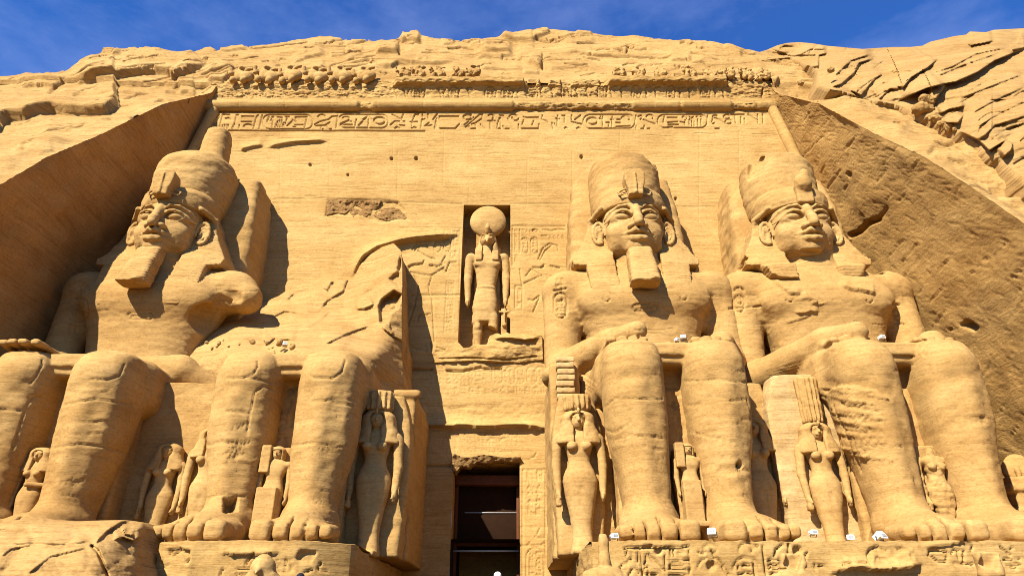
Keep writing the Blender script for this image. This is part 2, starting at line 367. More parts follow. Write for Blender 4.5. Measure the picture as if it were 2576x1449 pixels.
def solid(name, vol, mat, parent=None, origin=(0, 0, 0), relief=None, noise=.02, nsc=(1.2, 1.2, 3.), seed=0, smooth_it=1, warp=None, xw=0.):
    V, Q, N = vol.mesh(origin)
    if warp is not None: V[:, 2] = origin[2]+warp(V[:, 2]-origin[2])
    if xw: V[:, 0] += xw*sm(6.6, 9.0, V[:, 2]-origin[2])
    if smooth_it:                                                   # light Laplacian pass to hide the grid
        for _ in range(smooth_it):
            A = np.zeros_like(V); c = np.zeros(len(V))
            for i in range(4):
                A += np.stack([np.bincount(Q[:, i], V[Q[:, (i+1) % 4]][:, q]+V[Q[:, (i+3) % 4]][:, q], len(V)) for q in range(3)], 1)
                c += 2*np.bincount(Q[:, i], minlength=len(V))
            V = V*.65+.35*A/np.maximum(c, 1)[:, None]
    d = noise*fbm(V, nsc, 4, .55, seed) if noise else np.zeros(len(V))
    if relief is not None:
        u, v = px(V); vd = V-np.array([CX, 0, 0]); fr = np.clip(-(vd*N).sum(1)/np.linalg.norm(vd, axis=1)*3, 0, 1)
        d = d-relief.get(u, v)*fr
    V = V+N*d[:, None]
    if parent is not None: o = mesh_obj(name, V, Q, mat, loc=tuple(parent.location)); o.parent = parent; o.location = (0, 0, 0)
    else: o = mesh_obj(name, V, Q, mat, loc=tuple(origin))
    return o
# ================================================================== the setting
def Yf(z): return 32.2+(np.asarray(z, float)-2.33)*.0545               # leaning facade plane
def hw(z): return 17.9+np.maximum(29.8-np.asarray(z, float), 0)*.17     # half width of the recess
_pz = np.array([-1.7, 8, 13.5, 16.4, 19, 22, 26.4, 30.5, 33, 37, 42, 46, 52]); _py = np.array([15.5, 19.6, 22, 23.5, 24.9, 27, 29.8, 33.35, 34.3, 36.5, 39.5, 42.2, 46.6])
def yc(z): return np.interp(z, _pz, _py)
# ground: one sheet to the horizon
xs = np.concatenate([[-1500, -400, -120], np.linspace(-60, 60, 61), [120, 400, 1500]]); ys = np.concatenate([[-1500, -300, -100], np.linspace(-40, 60, 51), [300, 1500]])
gx, gy = np.meshgrid(xs, ys); gz = -1.7+.05*perlin(np.stack([gx*.3, gy*.3, gx*0], -1))*(np.abs(gx) < 100)
tag(mesh_obj("ground", np.stack([gx, gy, gz], -1), grid_quads(len(xs), len(ys)), stone("sandy_ground", (.13, .075, .03), bump=.3)), kind="structure")

# ---- natural cliff round the recess, one heightfield with the recess left open
RC = Relief(); _l = RC.ledge; RC.ledge = lambda P, a=.4, f=60., **k: _l(P, a*.6, f*1.15, **k)
T1 = crop(0, 60, 900, 2576); T2 = crop(800, 60, 700, 2576); T3 = crop(1400, 60, 800, 2576); T4 = crop(1950, 60, 767, 1737)
RC.ledge(T1((-60, 800), (0, 745), (60, 712), (190, 710), (290, 682), (400, 657), (500, 664), (640, 664), (800, 657), (880, 600)), 1.1, 60, taper=False)
RC.ledge(T1((140, 517), (260, 499), (430, 520), (500, 440)), .4, 45)
RC.ledge(T1((540, 492), (620, 467), (800, 442), (1020, 395), (1170, 372), (1290, 380), (1312, 437), (1400, 392), (1560, 330), (1575, 265)), 1.0, 34)
RC.ledge(T1((430, 556), (520, 554), (700, 550), (860, 557)), .3, 22); RC.ledge(T1((690, 541), (960, 516), (1110, 532)), .2, 25)
RC.ledge(T1((1350, 502), (1420, 492), (1470, 522)), .4, 20); RC.ledge(T1((1560, 447), (1700, 457), (1785, 335)), .6, 28)
RC.ledge(T1((730, 292), (800, 287), (940, 294)), .5, 20); RC.ledge(T1((740, 742), (840, 742)), .25, 12); RC.ledge(T1((290, 1003), (420, 985)), .25, 14)
RC.ledge(T1((1650, 238), (1720, 240), (1900, 215)), .3, 20); RC.ledge(T1((2220, 322), (2330, 290), (2480, 262)), .3, 20)
for P, a, f in [(((0, 462), (240, 462)), .35, 16), (((700, 457), (880, 466), (940, 422), (1100, 414), (1290, 417), (1530, 407)), .5, 22),
                (((720, 367), (860, 364), (966, 364)), .7, 26), (((280, 360), (440, 345)), .3, 14), (((430, 317), (620, 290)), .25, 16),
                (((960, 212), (1060, 205), (1170, 217)), .7, 22), (((1640, 224), (1750, 224)), .35, 12), (((1365, 225), (1500, 200)), .25, 14),
                (((1740, 287), (1860, 300), (2075, 292)), .45, 22), (((1680, 357), (1800, 347), (1950, 357), (1960, 327), (2080, 322)), .4, 18),
                (((2085, 300), (2200, 402), (2340, 442)), .35, 24), (((1720, 457), (1900, 455), (2170, 462)), .3, 18), (((2100, 230), (2280, 246)), .2, 14),
                (((1920, 160), (2030, 170), (2260, 180), (2300, 170)), .6, 22), (((2160, 500), (2330, 490)), .25, 12)]: RC.ledge(T2(*P), a, f)
for P, a, f in [(((0, 352), (120, 388)), .35, 18), (((160, 397), (440, 377)), .2, 14), (((700, 253), (860, 252)), .3, 14), (((290, 177), (420, 184), (590, 176)), .25, 14),
                (((1660, 252), (1830, 312)), .3, 14), (((1190, 350), (1400, 362)), .4, 16), (((1920, 525), (2000, 545), (2110, 552), (2160, 480)), .7, 20), (((2290, 552), (2560, 553)), .5, 18),
                (((1630, 355), (1720, 360)), .2, 10), (((40, 150), (130, 130), (200, 110)), .5, 14), (((400, 120), (560, 122)), .4, 12)]: RC.ledge(T3(*P), a, f)
for P in [T1((500, 440), (430, 520), (370, 570)), T2((962, 205), (968, 300), (962, 364)), T3((130, 260), (130, 385)), T1((1190, 420), (1310, 380)), T1((80, 445), (105, 415)),
          T4((1200, 735), (1330, 730)), T4((1420, 985), (1570, 970), (1737, 975)), T4((1480, 1030), (1737, 1060)), T4((650, 460), (760, 462)), T4((820, 500), (930, 525)), T4((1300, 760), (1380, 790))]:
    RC.stroke(P, 5, .22)
RC.area(T4((1170, 780), (1340, 790), (1400, 760), (1330, 700), (1230, 720)), .2, 8, .15, 2); RC.area(T4((1560, 950), (1737, 940), (1737, 990), (1600, 1000)), .2, 8, .2, 5)
rnd = random.Random(5)
for _ in range(620):                                                  # small flaking beds everywhere
    u, v = rnd.uniform(-40, 2600), rnd.uniform(85, 470) if rnd.random() < .5 else rnd.uniform(85, 260)
    ln = rnd.choice((20, 35, 60, 110))*rnd.uniform(.6, 1.3); sl_ = -.12 if u < 900 else (.02 if u < 1700 else .16); pts = [(u+ln*t, v+ln*t*sl_+rnd.uniform(-2.2, 2.2)) for t in (0, .25, .5, .75, 1)]
    if rnd.random() < .22: RC.ledge(pts, rnd.uniform(.06, .25), rnd.uniform(5, 12))
    else: RC.stroke(pts, rnd.uniform(1.8, 3.0), rnd.uniform(.1, .4))
SKY = np.array([(-900, 330), (-300, 215), (0, 176), (160, 175), (200, 168), (250, 156), (300, 142), (330, 132), (395, 138), (470, 141), (500, 137), (530, 126), (545, 131), (600, 125), (720, 112), (740, 106), (830, 99), (870, 105), (940, 106), (1000, 101), (1012, 93), (1050, 92), (1100, 100), (1250, 96), (1300, 92), (1345, 84), (1400, 76), (1440, 79), (1500, 87), (1560, 90), (1640, 92), (1750, 108), (1850, 125), (1905, 137), (2000, 150), (2200, 175), (3400, 420)], float)
def cliff_top(x):
    lo, hi = np.full(x.shape, 30.8), np.full(x.shape, 51.)
    for _ in range(40):
        m = (lo+hi)/2; u, v = px(np.stack([x, yc(m), m], -1)); up = v > np.interp(u, SKY[:, 0], SKY[:, 1]); lo = np.where(up, m, lo); hi = np.where(up, hi, m)
    return m
ZCAP = 31.75
X0 = np.concatenate([-17.9-np.geomspace(60, .09, 14)[:-1], np.linspace(-47, -17.9, 330)[:0]])
def axis(a, b, h0): return np.linspace(a, b, int(abs(b-a)/h0)+1)
XS = np.concatenate([axis(-70, -32, .5)[:-1], axis(-32, -17.9, .07)[:-1], axis(-17.9, 17.9, .065)[:-1], axis(17.9, 30, .07)[:-1], axis(30, 70, .5)])
zt = cliff_top(XS)+.10*fbm(np.stack([XS*.8, XS*0, XS*0], -1), oct=5, gain=.6)
ZB = np.concatenate([axis(-1.7, 12, .2)[:-1], axis(12, ZCAP, .075)]); nB = len(ZB); nT = 150; T_ = np.linspace(0, 1, nT+1)[1:]
Zg = np.concatenate([np.repeat(ZB[:, None], len(XS), 1), ZCAP+(zt-ZCAP)[None]*T_[:, None]]); XX = np.repeat(XS[None], len(Zg), 0)
XX = XX+np.sign(XX)*np.where(np.abs(XX) >= 17.89, hw(Zg)-17.9, 0); YY = yc(Zg)
Pb = np.stack([XX, YY, Zg], -1)
u, v = px(Pb); rel = RC.get(u, v)
big = 1.0*fbm(Pb, (.06, .06, .1), 3, .45, 1)+.05*fbm(Pb, (.35, .35, 1.3), 4, .5, 2)
stp = .55*fbm(Pb, (.10, .10, .16), 3, .5, 5)+(Pb[..., 2]-.12*Pb[..., 0])*.55; fr_ = stp-np.floor(stp); ci = np.floor(stp); terr = .15*(fbm(np.stack([Pb[..., 0]*.10, ci*3.7, ci*1.3], -1), oct=2, seed=4)*(1-sm(.90, 1., fr_))+fbm(np.stack([Pb[..., 0]*.10, (ci+1)*3.7, (ci+1)*1.3], -1), oct=2, seed=4)*sm(.90, 1., fr_))   # bedding steps
edge = sm(0, 1.2, np.abs(XX)-hw(Zg)); edge = np.where(Zg > ZCAP, sm(0, 1.5, Zg-ZCAP), edge)
fct = facets(u, v, 120, .30, 3, .28)+facets(u, v, 46, .10, 8, .35); disp = big*edge*.6+terr*edge*.5+fct*edge+rel*-1*-1+.03*fbm(Pb, (1.6, 1.6, 5), 5, .62, 9)
nrm = np.array([0, -.86, .5]); Pb = Pb-nrm*disp[..., None]
back = [Pb[-1]+np.array([0, dy, dz]) for dy, dz in ((.5, .25), (1.5, .5), (5, 1.0), (40, 1.5), (200, -3))]
Pb = np.concatenate([Pb, np.stack(back)]); nr, ncx = Pb.shape[:2]
cm = np.ones((nr-1, ncx-1), bool); xm = (XS[:-1]+XS[1:])/2; cm[:nB-1, np.abs(xm) < 17.9] = False
V, Q = compact(Pb, grid_quads(ncx, nr, cm))
tag(mesh_obj("cliff", V, Q, M_CLIFF), kind="structure")

# ---- sheet builder: a rock face with its own distances, closed at the back
def tps(C, U, Vv):
    C = np.array(C, float); p = C[:, :2]/400; d = np.hypot(*(p[:, None]-p[None]).transpose(2, 0, 1)); n = len(C)
    K_ = np.where(d > 0, d*d*np.log(d+1e-12), 0)+1e-4*np.eye(n); P_ = np.c_[np.ones(n), p]; A = np.zeros((n+3, n+3)); A[:n, :n] = K_; A[:n, n:] = P_; A[n:, :n] = P_.T
    s_ = np.linalg.solve(A, np.r_[C[:, 2], 0, 0, 0]); q = np.stack([U, Vv], -1)/400; o = s_[n]+s_[n+1]*q[..., 0]+s_[n+2]*q[..., 1]
    for i in range(n): r = np.hypot(q[..., 0]-p[i, 0], q[..., 1]-p[i, 1]); o = o+s_[i]*np.where(r > 0, r*r*np.log(r+1e-12), 0)
    return o
def sheet(name, poly, ctrl, mat, step=3., relief=None, noise=.1, nsc=(.8, .8, 1.6), thick=3., seed=0, parent=None, loc=None, terr=0., round_=0., yfun=None, floor=None, facet=None):
    P = np.array(poly, float); us = np.arange(P[:, 0].min()-step, P[:, 0].max()+step, step); vs = np.arange(P[:, 1].min()-step, P[:, 1].max()+step, step)
    U, Vv = np.meshgrid(us, vs); 
    D = np.full(U.shape, 1e9); CPx = U.copy(); CPy = Vv.copy()
    for a, b in zip(P, np.roll(P, -1, 0)):
        d = b-a; t = np.clip(((U-a[0])*d[0]+(Vv-a[1])*d[1])/max(d@d, 1e-9), 0, 1); qx, qy = a[0]+t*d[0], a[1]+t*d[1]; r = np.hypot(U-qx, Vv-qy)
        k = r < D; D[k] = r[k]; CPx[k] = qx[k]; CPy[k] = qy[k]
    ins = inpoly(P, U, Vv); near = (~ins) & (D < step*1.0); keep = ins | near
    U2 = np.where(near, CPx, U); V2 = np.where(near, CPy, Vv)                     # snap the rim onto the outline
    y = tps(ctrl, U2, V2) if yfun is None else yfun(U2, V2); W = at(U2, V2, y)
    q = noise*fbm(W, nsc, 5, .58, seed)
    if terr: s_ = fbm(W, (.3, .3, .8), 4, .6, seed+3)*5; q = q+terr*(np.floor(s_)+sm(.7, 1, s_-np.floor(s_)))/5
    if facet:
        for (cl, am) in facet: q = q-facets(U2+6*fbm(W*.8, oct=2, seed=2), V2, cl, am, seed)
    if relief is not None: q = q+relief.get(U2, V2)
    if round_: q = q+round_*np.exp(-np.where(ins, D, 0)/(step*3.5))
    W = at(U2, V2, y+q)
    cmk = keep[:-1, :-1] & keep[:-1, 1:] & keep[1:, 1:] & keep[1:, :-1]
    n = U.size; Qf = grid_quads(len(us), len(vs), cmk, flip=True)
    e = np.concatenate([Qf[:, [0, 1]], Qf[:, [1, 2]], Qf[:, [2, 3]], Qf[:, [3, 0]]]); key = e[:, 0].astype(np.int64)*n+e[:, 1]; rev = e[:, 1].astype(np.int64)*n+e[:, 0]
    bd = e[~np.isin(key, rev)]; Wf = W.reshape(-1, 3); layers = [Wf]; Qs = [Qf]; nl = max(3, int(thick/.35))
    for k in range(1, nl+1):
        t = thick*k/nl; lay = Wf+np.array([0, t, 0]); lay = lay+(.4*noise*np.stack([fbm(lay, nsc, 4, .55, seed+7), 0*lay[:, 0], fbm(lay, nsc, 4, .55, seed+8)], -1) if k < nl else 0)
        layers.append(lay); Qs.append(np.stack([bd[:, 1]+(k-1)*n, bd[:, 0]+(k-1)*n, bd[:, 0]+k*n, bd[:, 1]+k*n], -1))
    Qs.append(Qf[:, ::-1]+nl*n)
    V, Q = compact(np.concatenate(layers), np.concatenate(Qs))
    if floor is not None: V[:, 2] = np.maximum(V[:, 2], floor)
    c = parent.location if parent is not None else (loc if loc is not None else (V[:, 0].mean(), V[:, 1].mean(), V[:, 2].min()))
    o = mesh_obj(name, V, Q, mat, loc=tuple(c))
    if parent is not None: o.parent = parent; o.location = (0, 0, 0)
    return o
# ---- weathered crag with tilted beds above the right-hand wall
RG = Relief(); _lg = RG.ledge; RG.ledge = lambda P, a=.4, f=60., **k: _lg(P, a*.72, f*1.3, **k)
for P, a, f in [(((500, 285), (505, 200), (560, 185)), .6, 30), (((570, 395), (640, 372), (720, 302), (745, 245), (850, 215)), .8, 45), (((590, 330), (700, 230), (830, 190)), .5, 26),
                (((680, 400), (760, 440), (830, 350), (900, 300)), .6, 50), (((958, 380), (1010, 392), (1060, 332), (1160, 272), (1215, 225), (1215, 200)), 1.0, 55),
                (((960, 485), (1050, 440), (1160, 395), (1250, 372), (1330, 358), (1460, 300), (1560, 232), (1640, 200), (1760, 150)), 1.6, 60), (((1150, 450), (1210, 462), (1245, 405), (1275, 372)), 1.2, 40),
                (((1170, 310), (1300, 270), (1450, 190), (1650, 150)), .45, 24), (((1200, 330), (1380, 255), (1600, 180)), .35, 18), (((1650, 130), (1670, 168), (1760, 150)), .7, 24), (((1385, 125), (1420, 140), (1560, 112)), .8, 22),
                (((860, 470), (930, 400), (1000, 400)), .5, 30), (((1225, 555), (1290, 522), (1390, 502)), .5, 30), (((1240, 600), (1340, 606), (1380, 550)), .5, 26),
                (((1340, 650), (1460, 705), (1530, 770), (1640, 700)), .7, 50), (((1600, 820), (1660, 770), (1670, 730), (1600, 690)), .6, 30), (((1460, 720), (1560, 620), (1760, 560)), .3, 26),
                (((1400, 560), (1560, 470), (1760, 380)), .25, 22), (((1330, 470), (1500, 400), (1760, 300)), .3, 20), (((1440, 640), (1600, 540), (1760, 470)), .25, 20),
                (((200, 150), (330, 200), (520, 195)), .4, 18), (((250, 165), (300, 140), (400, 150)), .3, 14), (((380, 200), (460, 160), (560, 165)), .4, 14), (((1620, 640), (1760, 600)), .3, 14)]: RG.ledge(T4(*P), a, f, taper=True)
for _ in range(30):
    u, v = rnd.uniform(1960, 2640), rnd.uniform(90, 420); ln = rnd.uniform(15, 80); a = -.55+rnd.uniform(-.15, .15)
    pts = [(u+ln*t, v+ln*t*a+rnd.uniform(-2, 2)) for t in (0, .33, .66, 1)]; (RG.ledge(pts, rnd.uniform(.06, .2), rnd.uniform(5, 14)) if rnd.random() < .5 else RG.stroke(pts, 3.5, .12))
for k in range(14):                                                    # curved bedding lines of the crag
    t0 = rnd.uniform(0, 1); u0 = 2010+560*t0+rnd.uniform(-30, 30); v0 = 150+190*t0+rnd.uniform(-70, 60); ln = rnd.uniform(60, 220); a0 = rnd.uniform(.75, .95)
    RG.stroke([(u0+ln*q*math.cos(a0-.5*q), v0-ln*q*math.sin(a0-.55*q)+rnd.uniform(-1, 1)) for q in np.linspace(0, 1, 9)], rnd.uniform(1.8, 3.2), rnd.uniform(.05, .16))
crag_low = T4((120, 188), (150, 230), (330, 210), (500, 290), (510, 380), (570, 402), (640, 412), (780, 460), (960, 490), (1060, 528), (1100, 545), (1200, 590), (1330, 640), (1400, 690), (1500, 765), (1600, 835), (1737, 935), (1900, 1060))
sk = [(2700, 60), (2576, 72), (2500, 76), (2480, 82), (2440, 80), (2430, 88), (2400, 92), (2340, 106), (2320, 116), (2290, 119), (2250, 119), (2200, 122), (2170, 124), (2080, 116), (2045, 110), (2010, 107), (1980, 109), (1955, 115), (1930, 126)]
crag = sheet("rock_outcrop", crag_low+sk, [(1905, 137, 36.2), (2000, 200, 33.4), (2083, 224, 30.6), (2175, 249, 29.6), (2292, 279, 28.0), (2351, 308, 27.1), (2435, 346, 25.8), (2518, 400, 24.3), (2650, 500, 22.4),
    (2000, 107, 37), (2200, 122, 35.5), (2330, 110, 35.2), (2440, 80, 35.6), (2576, 72, 35), (2680, 60, 34), (2200, 180, 32), (2330, 200, 29.4), (2450, 170, 30.2), (2450, 260, 26.6), (2576, 200, 28), (2576, 340, 24.2)],
    M_CRAG, 2.0, RG, .24, (.28, .28, .5), 6., 4, terr=.04, facet=[(90, .35), (34, .10)])
tag(crag, kind="structure")
crag_rocks = []
for i, (x, y, r) in enumerate([(1125, 525, 55), (1150, 470, 42), (1205, 575, 26), (1285, 625, 30), (1250, 600, 18), (1320, 640, 16), (575, 285, 24), (395, 365, 22), (1175, 583, 14), (1225, 612, 14)]):
    (u0, v0), = T4((x, y)); c = at(u0, v0, np.interp(u0, [2000, 2292, 2435, 2576], [31.6, 28.2, 26, 24])-.3); rr = r*.4187/1720*33
    vo = Vol(-np.ones(3)*rr*1.5, np.ones(3)*rr*1.5, rr/7); vo.ell((0, 0, 0), (rr*1.25, rr*.9, rr*.75), rot=(.2*i, .5*i, .4)); vo.box((.1*rr, 0, -.1*rr), (rr*.9, rr*.7, rr*.5), .15*rr, .2*rr, rot=(.3, .4*i, .2))
    V, Q, N = vo.mesh((0, 0, 0)); V = V+N*(.18*rr*fbm(V/rr*1.6+i*5, oct=4, gain=.6))[:, None]; crag_rocks.append((V+c, Q))
V, Q = join(crag_rocks); tag(mesh_obj("loose_rocks", V, Q, M_CLIFF), kind="structure")
# ================================================================== facade: one temple front with its parts
fac = empty("temple_facade", (0, 32.2, -1.7), "carved sandstone temple front recessed into the cliff behind the seated colossi", "facade")
RW = Relief()
G1 = crop(530, 270, 570, 2576); G2 = crop(1080, 270, 570, 2576); G3 = crop(1500, 270, 570, 2576)
K3 = crop(1040, 600, 200, 805); KR = crop(1200, 520, 300, 988); KB = crop(700, 900, 800, 1846); KQ = crop(1380, 1020, 200, 570); KC = crop(700, 400, 800, 1783)
def S(T, *lines, w=2.8, d=.11):
    for l in lines: RW.stroke(T(*l), w, d)
def A(T, cx, cy, rx, ry, a0=0, a1=360, w=2.8, d=.11): RW.stroke(T(*arc(cx, cy, rx, ry, a0, a1)), w, d)
def cart(T, x0, y0, x1, y1, w=2.7, d=.10):      # cartouche ring
    r = min(abs(x1-x0), abs(y1-y0))/2
    if abs(x1-x0) > abs(y1-y0): P = arc(x0+r, (y0+y1)/2, r, r, 90, 270)+arc(x1-r, (y0+y1)/2, r, r, -90, 90)
    else: P = arc((x0+x1)/2, y0+r, r, r, 180, 360)+arc((x0+x1)/2, y1-r, r, r, 0, 180)
    RW.stroke(T(*(P+P[:1])), w, d)
# hieroglyph band, sign by sign as in the photograph
S(G1, ((215, 350), (2700, 350)), ((140, 125), (2700, 130)), w=3)
S(G1, ((130, 245), (235, 155)), ((235, 180), (145, 325)), ((275, 155), (360, 158)), ((275, 155), (235, 330)), ((310, 205), (345, 195), (370, 215)), ((270, 285), (262, 330)), ((300, 280), (295, 330)), ((325, 280), (325, 330)),
  ((345, 280), (330, 330)), ((440, 160), (425, 250), (385, 325)), ((440, 160), (465, 160)), ((475, 280), (470, 330)), ((505, 175), (650, 178)), ((505, 175), (510, 210)), ((500, 243), (620, 243)), ((705, 160), (680, 180), (640, 330)), ((750, 160), (710, 330)))
A(G1, 580, 305, 55, 32, 180, 340); cart(G1, 750, 158, 1355, 328)
S(G1, ((830, 180), (805, 240)), ((870, 180), (850, 230)), ((885, 180), (865, 310)), ((935, 230), (900, 310)), ((960, 220), (930, 305)), ((985, 220), (955, 310)), ((1005, 250), (985, 300)), ((1025, 180), (1075, 180)), ((1050, 190), (1005, 300)),
  ((1045, 290), (1110, 230)), ((1150, 185), (1270, 185)), ((1150, 185), (1150, 215)), ((1140, 278), (1240, 278)), ((1290, 175), (1255, 310)), ((1120, 300), (1150, 300)), ((930, 185), (990, 190)), ((1110, 215), (1150, 240)))
A(G1, 1465, 190, 48, 32, 180, 360); S(G1, ((1375, 275), (1440, 240), (1545, 215), (1590, 180), (1640, 175)), ((1390, 290), (1500, 285), (1560, 250)), ((1455, 290), (1450, 328), (1480, 328)), ((1520, 290), (1540, 328), (1580, 328)), ((1655, 170), (1635, 320)))
cart(G1, 1660, 155, 2260, 315); A(G1, 1755, 205, 42, 22, 180, 400); S(G1, ((1690, 280), (1830, 280)), ((1690, 270), (1780, 230), (1820, 240)), ((1880, 215), (1860, 310)), ((1905, 290), (1990, 200)), ((1960, 215), (2000, 190)), ((2030, 200), (2020, 300)), ((2010, 170), (2060, 215)), w=3.6)
A(G1, 2155, 230, 68, 42, 0, 360, w=4); S(G1, ((2305, 155), (2400, 205)), ((2440, 155), (2415, 215)), ((2285, 280), (2340, 235), (2400, 235)), ((2440, 235), (2460, 235)), ((2400, 280), (2460, 285)), ((2340, 318), (2365, 298), (2395, 315)), ((2530, 240), (2576, 240)))
S(G2, ((140, 150), (95, 155), (65, 225)), ((40, 240), (125, 240)), ((60, 250), (60, 290)), ((55, 315), (80, 300), (110, 310)), ((185, 155), (190, 190)), ((165, 320), (180, 210), (215, 205)), ((250, 150), (255, 200)), ((360, 150), (310, 215)), ((215, 290), (265, 250)),
  ((355, 200), (330, 320)), ((235, 290), (300, 280)), ((390, 210), (390, 175), (470, 175), (620, 175)), ((630, 265), (580, 320), (395, 318)), ((355, 275), (350, 325)), ((690, 200), (700, 160), (770, 158)), ((800, 185), (685, 280)), ((905, 150), (870, 155), (700, 300)), ((745, 290), (705, 308)),
  ((905, 165), (900, 200), (830, 250), (770, 270)), ((820, 270), (830, 325), (770, 325)), ((880, 270), (930, 325)), ((975, 165), (1010, 150), (1045, 170), (1020, 220), (1060, 230)), ((970, 228), (1050, 228)), ((1000, 240), (1000, 325)), ((1080, 320), (1090, 250), (1110, 190)),
  ((1110, 160), (1160, 165)), ((1120, 190), (1125, 320), (1090, 322)), ((1150, 290), (1165, 325), (1225, 325)), ((1210, 200), (1230, 240), (1270, 300)), ((1395, 180), (1440, 190), (1580, 188)), ((1400, 220), (1380, 275)), ((1520, 230), (1500, 280)), ((1375, 322), (1570, 324)), ((1340, 270), (1340, 325)), ((1585, 270), (1580, 325)),
  ((1625, 165), (1620, 210), (1690, 245)), ((1740, 255), (1755, 325)), ((1770, 260), (1790, 295)), ((1810, 165), (1800, 295)), ((1785, 200), (1830, 205)), ((1860, 165), (1895, 165), (1890, 250)), ((1890, 320), (1905, 305), (1925, 320)), ((1975, 165), (1980, 215)), ((2085, 165), (2010, 215)), ((1975, 240), (2095, 265)), ((2035, 320), (2060, 305), (2080, 320)))
A(G2, 725, 185, 52, 30, 0, 360); A(G2, 1275, 180, 50, 28, 160, 360); A(G2, 1300, 195, 40, 30, 0, 200)
cart(G3, 215, 155, 840, 320); A(G3, 325, 230, 65, 40, 0, 360, w=4)
S(G3, ((80, 160), (75, 215)), ((185, 160), (115, 215)), ((75, 240), (200, 270)), ((410, 200), (455, 200)), ((425, 175), (420, 205)), ((450, 175), (450, 300)), ((490, 250), (530, 250), (520, 300)), ((565, 180), (560, 300)), ((545, 215), (580, 215)), ((620, 215), (660, 215)), ((610, 250), (660, 255)), ((610, 300), (780, 292)), ((850, 165), (840, 240)), ((870, 180), (910, 165), (925, 190), (900, 215)), ((935, 215), (1080, 268)),
  ((950, 290), (940, 325), (910, 325)), ((985, 325), (1015, 325)), ((850, 285), (855, 330)), ((1190, 175), (1175, 250)), ((1225, 190), (1345, 190)), ((1230, 250), (1350, 240)), ((1235, 275), (1360, 275)), ((1230, 302), (1290, 300)), ((1380, 240), (1430, 250)), ((1440, 220), (1440, 280)), ((1485, 215), (1540, 180)), ((1490, 180), (1540, 215)), ((1490, 230), (1490, 280)), ((1520, 225), (1520, 290)), ((1550, 225), (1550, 290)), ((1590, 210), (1595, 290)), ((1630, 210), (1635, 290)),
  ((1710, 160), (1705, 220)), ((1760, 240), (1775, 190), (1830, 200), (1960, 295)), ((1770, 265), (1790, 255)), ((1800, 322), (1850, 322)), ((1990, 155), (2090, 150)), ((2040, 160), (2045, 260)), ((2095, 150), (2150, 150)), ((2110, 180), (2110, 260)), ((2195, 150), (2290, 215)), ((2310, 150), (2310, 250)), ((2370, 150), (2375, 265)), ((2150, 200), (2160, 250)))
A(G3, 725, 200, 50, 28, 180, 400); A(G3, 1015, 185, 42, 30, 180, 400); cart(G3, 1108, 155, 1705, 312); A(G3, 1435, 190, 30, 18, 180, 400); A(G3, 1595, 185, 22, 14, 180, 360); A(G3, 1645, 185, 22, 14, 180, 360)
A(G3, 1800, 180, 30, 20, 180, 360); A(G3, 1940, 180, 40, 26, 0, 360); A(G3, 1960, 240, 40, 26, 0, 360)
# relief priests beside the niche
S(K3, ((215, 250), (240, 210), (265, 192)), ((240, 262), (270, 215), (310, 205), (350, 208)), ((360, 205), (415, 262), (460, 322)), ((275, 260), (330, 300), (410, 345), (460, 350)), ((185, 435), (230, 420), (325, 408), (342, 368)), ((405, 412), (485, 430), (535, 405)), ((190, 490), (300, 512), (415, 528), (480, 490), (560, 440)),
  ((560, 400), (535, 380), (570, 325)), ((540, 455), (575, 492), (615, 390), (690, 385)), ((240, 520), (280, 640), (240, 850), (165, 1080)), ((425, 540), (395, 640), (400, 710), (430, 770), (442, 1000), (455, 1230)), ((290, 945), (350, 950), (410, 935)), ((290, 950), (270, 1010)), ((405, 1240), (425, 1335)), ((480, 1295), (575, 1330), (470, 1340)), ((200, 1300), (370, 1335)), ((200, 735), (725, 733)), w=3.4, d=.09)
S(K3, ((185, 462), (180, 430), (230, 412), (330, 400)), ((405, 418), (480, 428)), w=4.5, d=.12)
S(K3, ((100, 20), (735, 18)), ((730, 20), (715, 1210)), ((160, 55), (280, 72), (440, 62)), ((585, 585), (665, 585)), ((585, 585), (555, 1140)), ((665, 585), (640, 1140)), ((540, 160), (540, 275)), ((635, 60), (640, 290)), ((720, 40), (712, 230)), ((655, 60), (655, 225)), w=2.4, d=.045)
cart(K3, 448, 170, 522, 275, 2.5); cart(K3, 550, 140, 628, 270, 2.5)
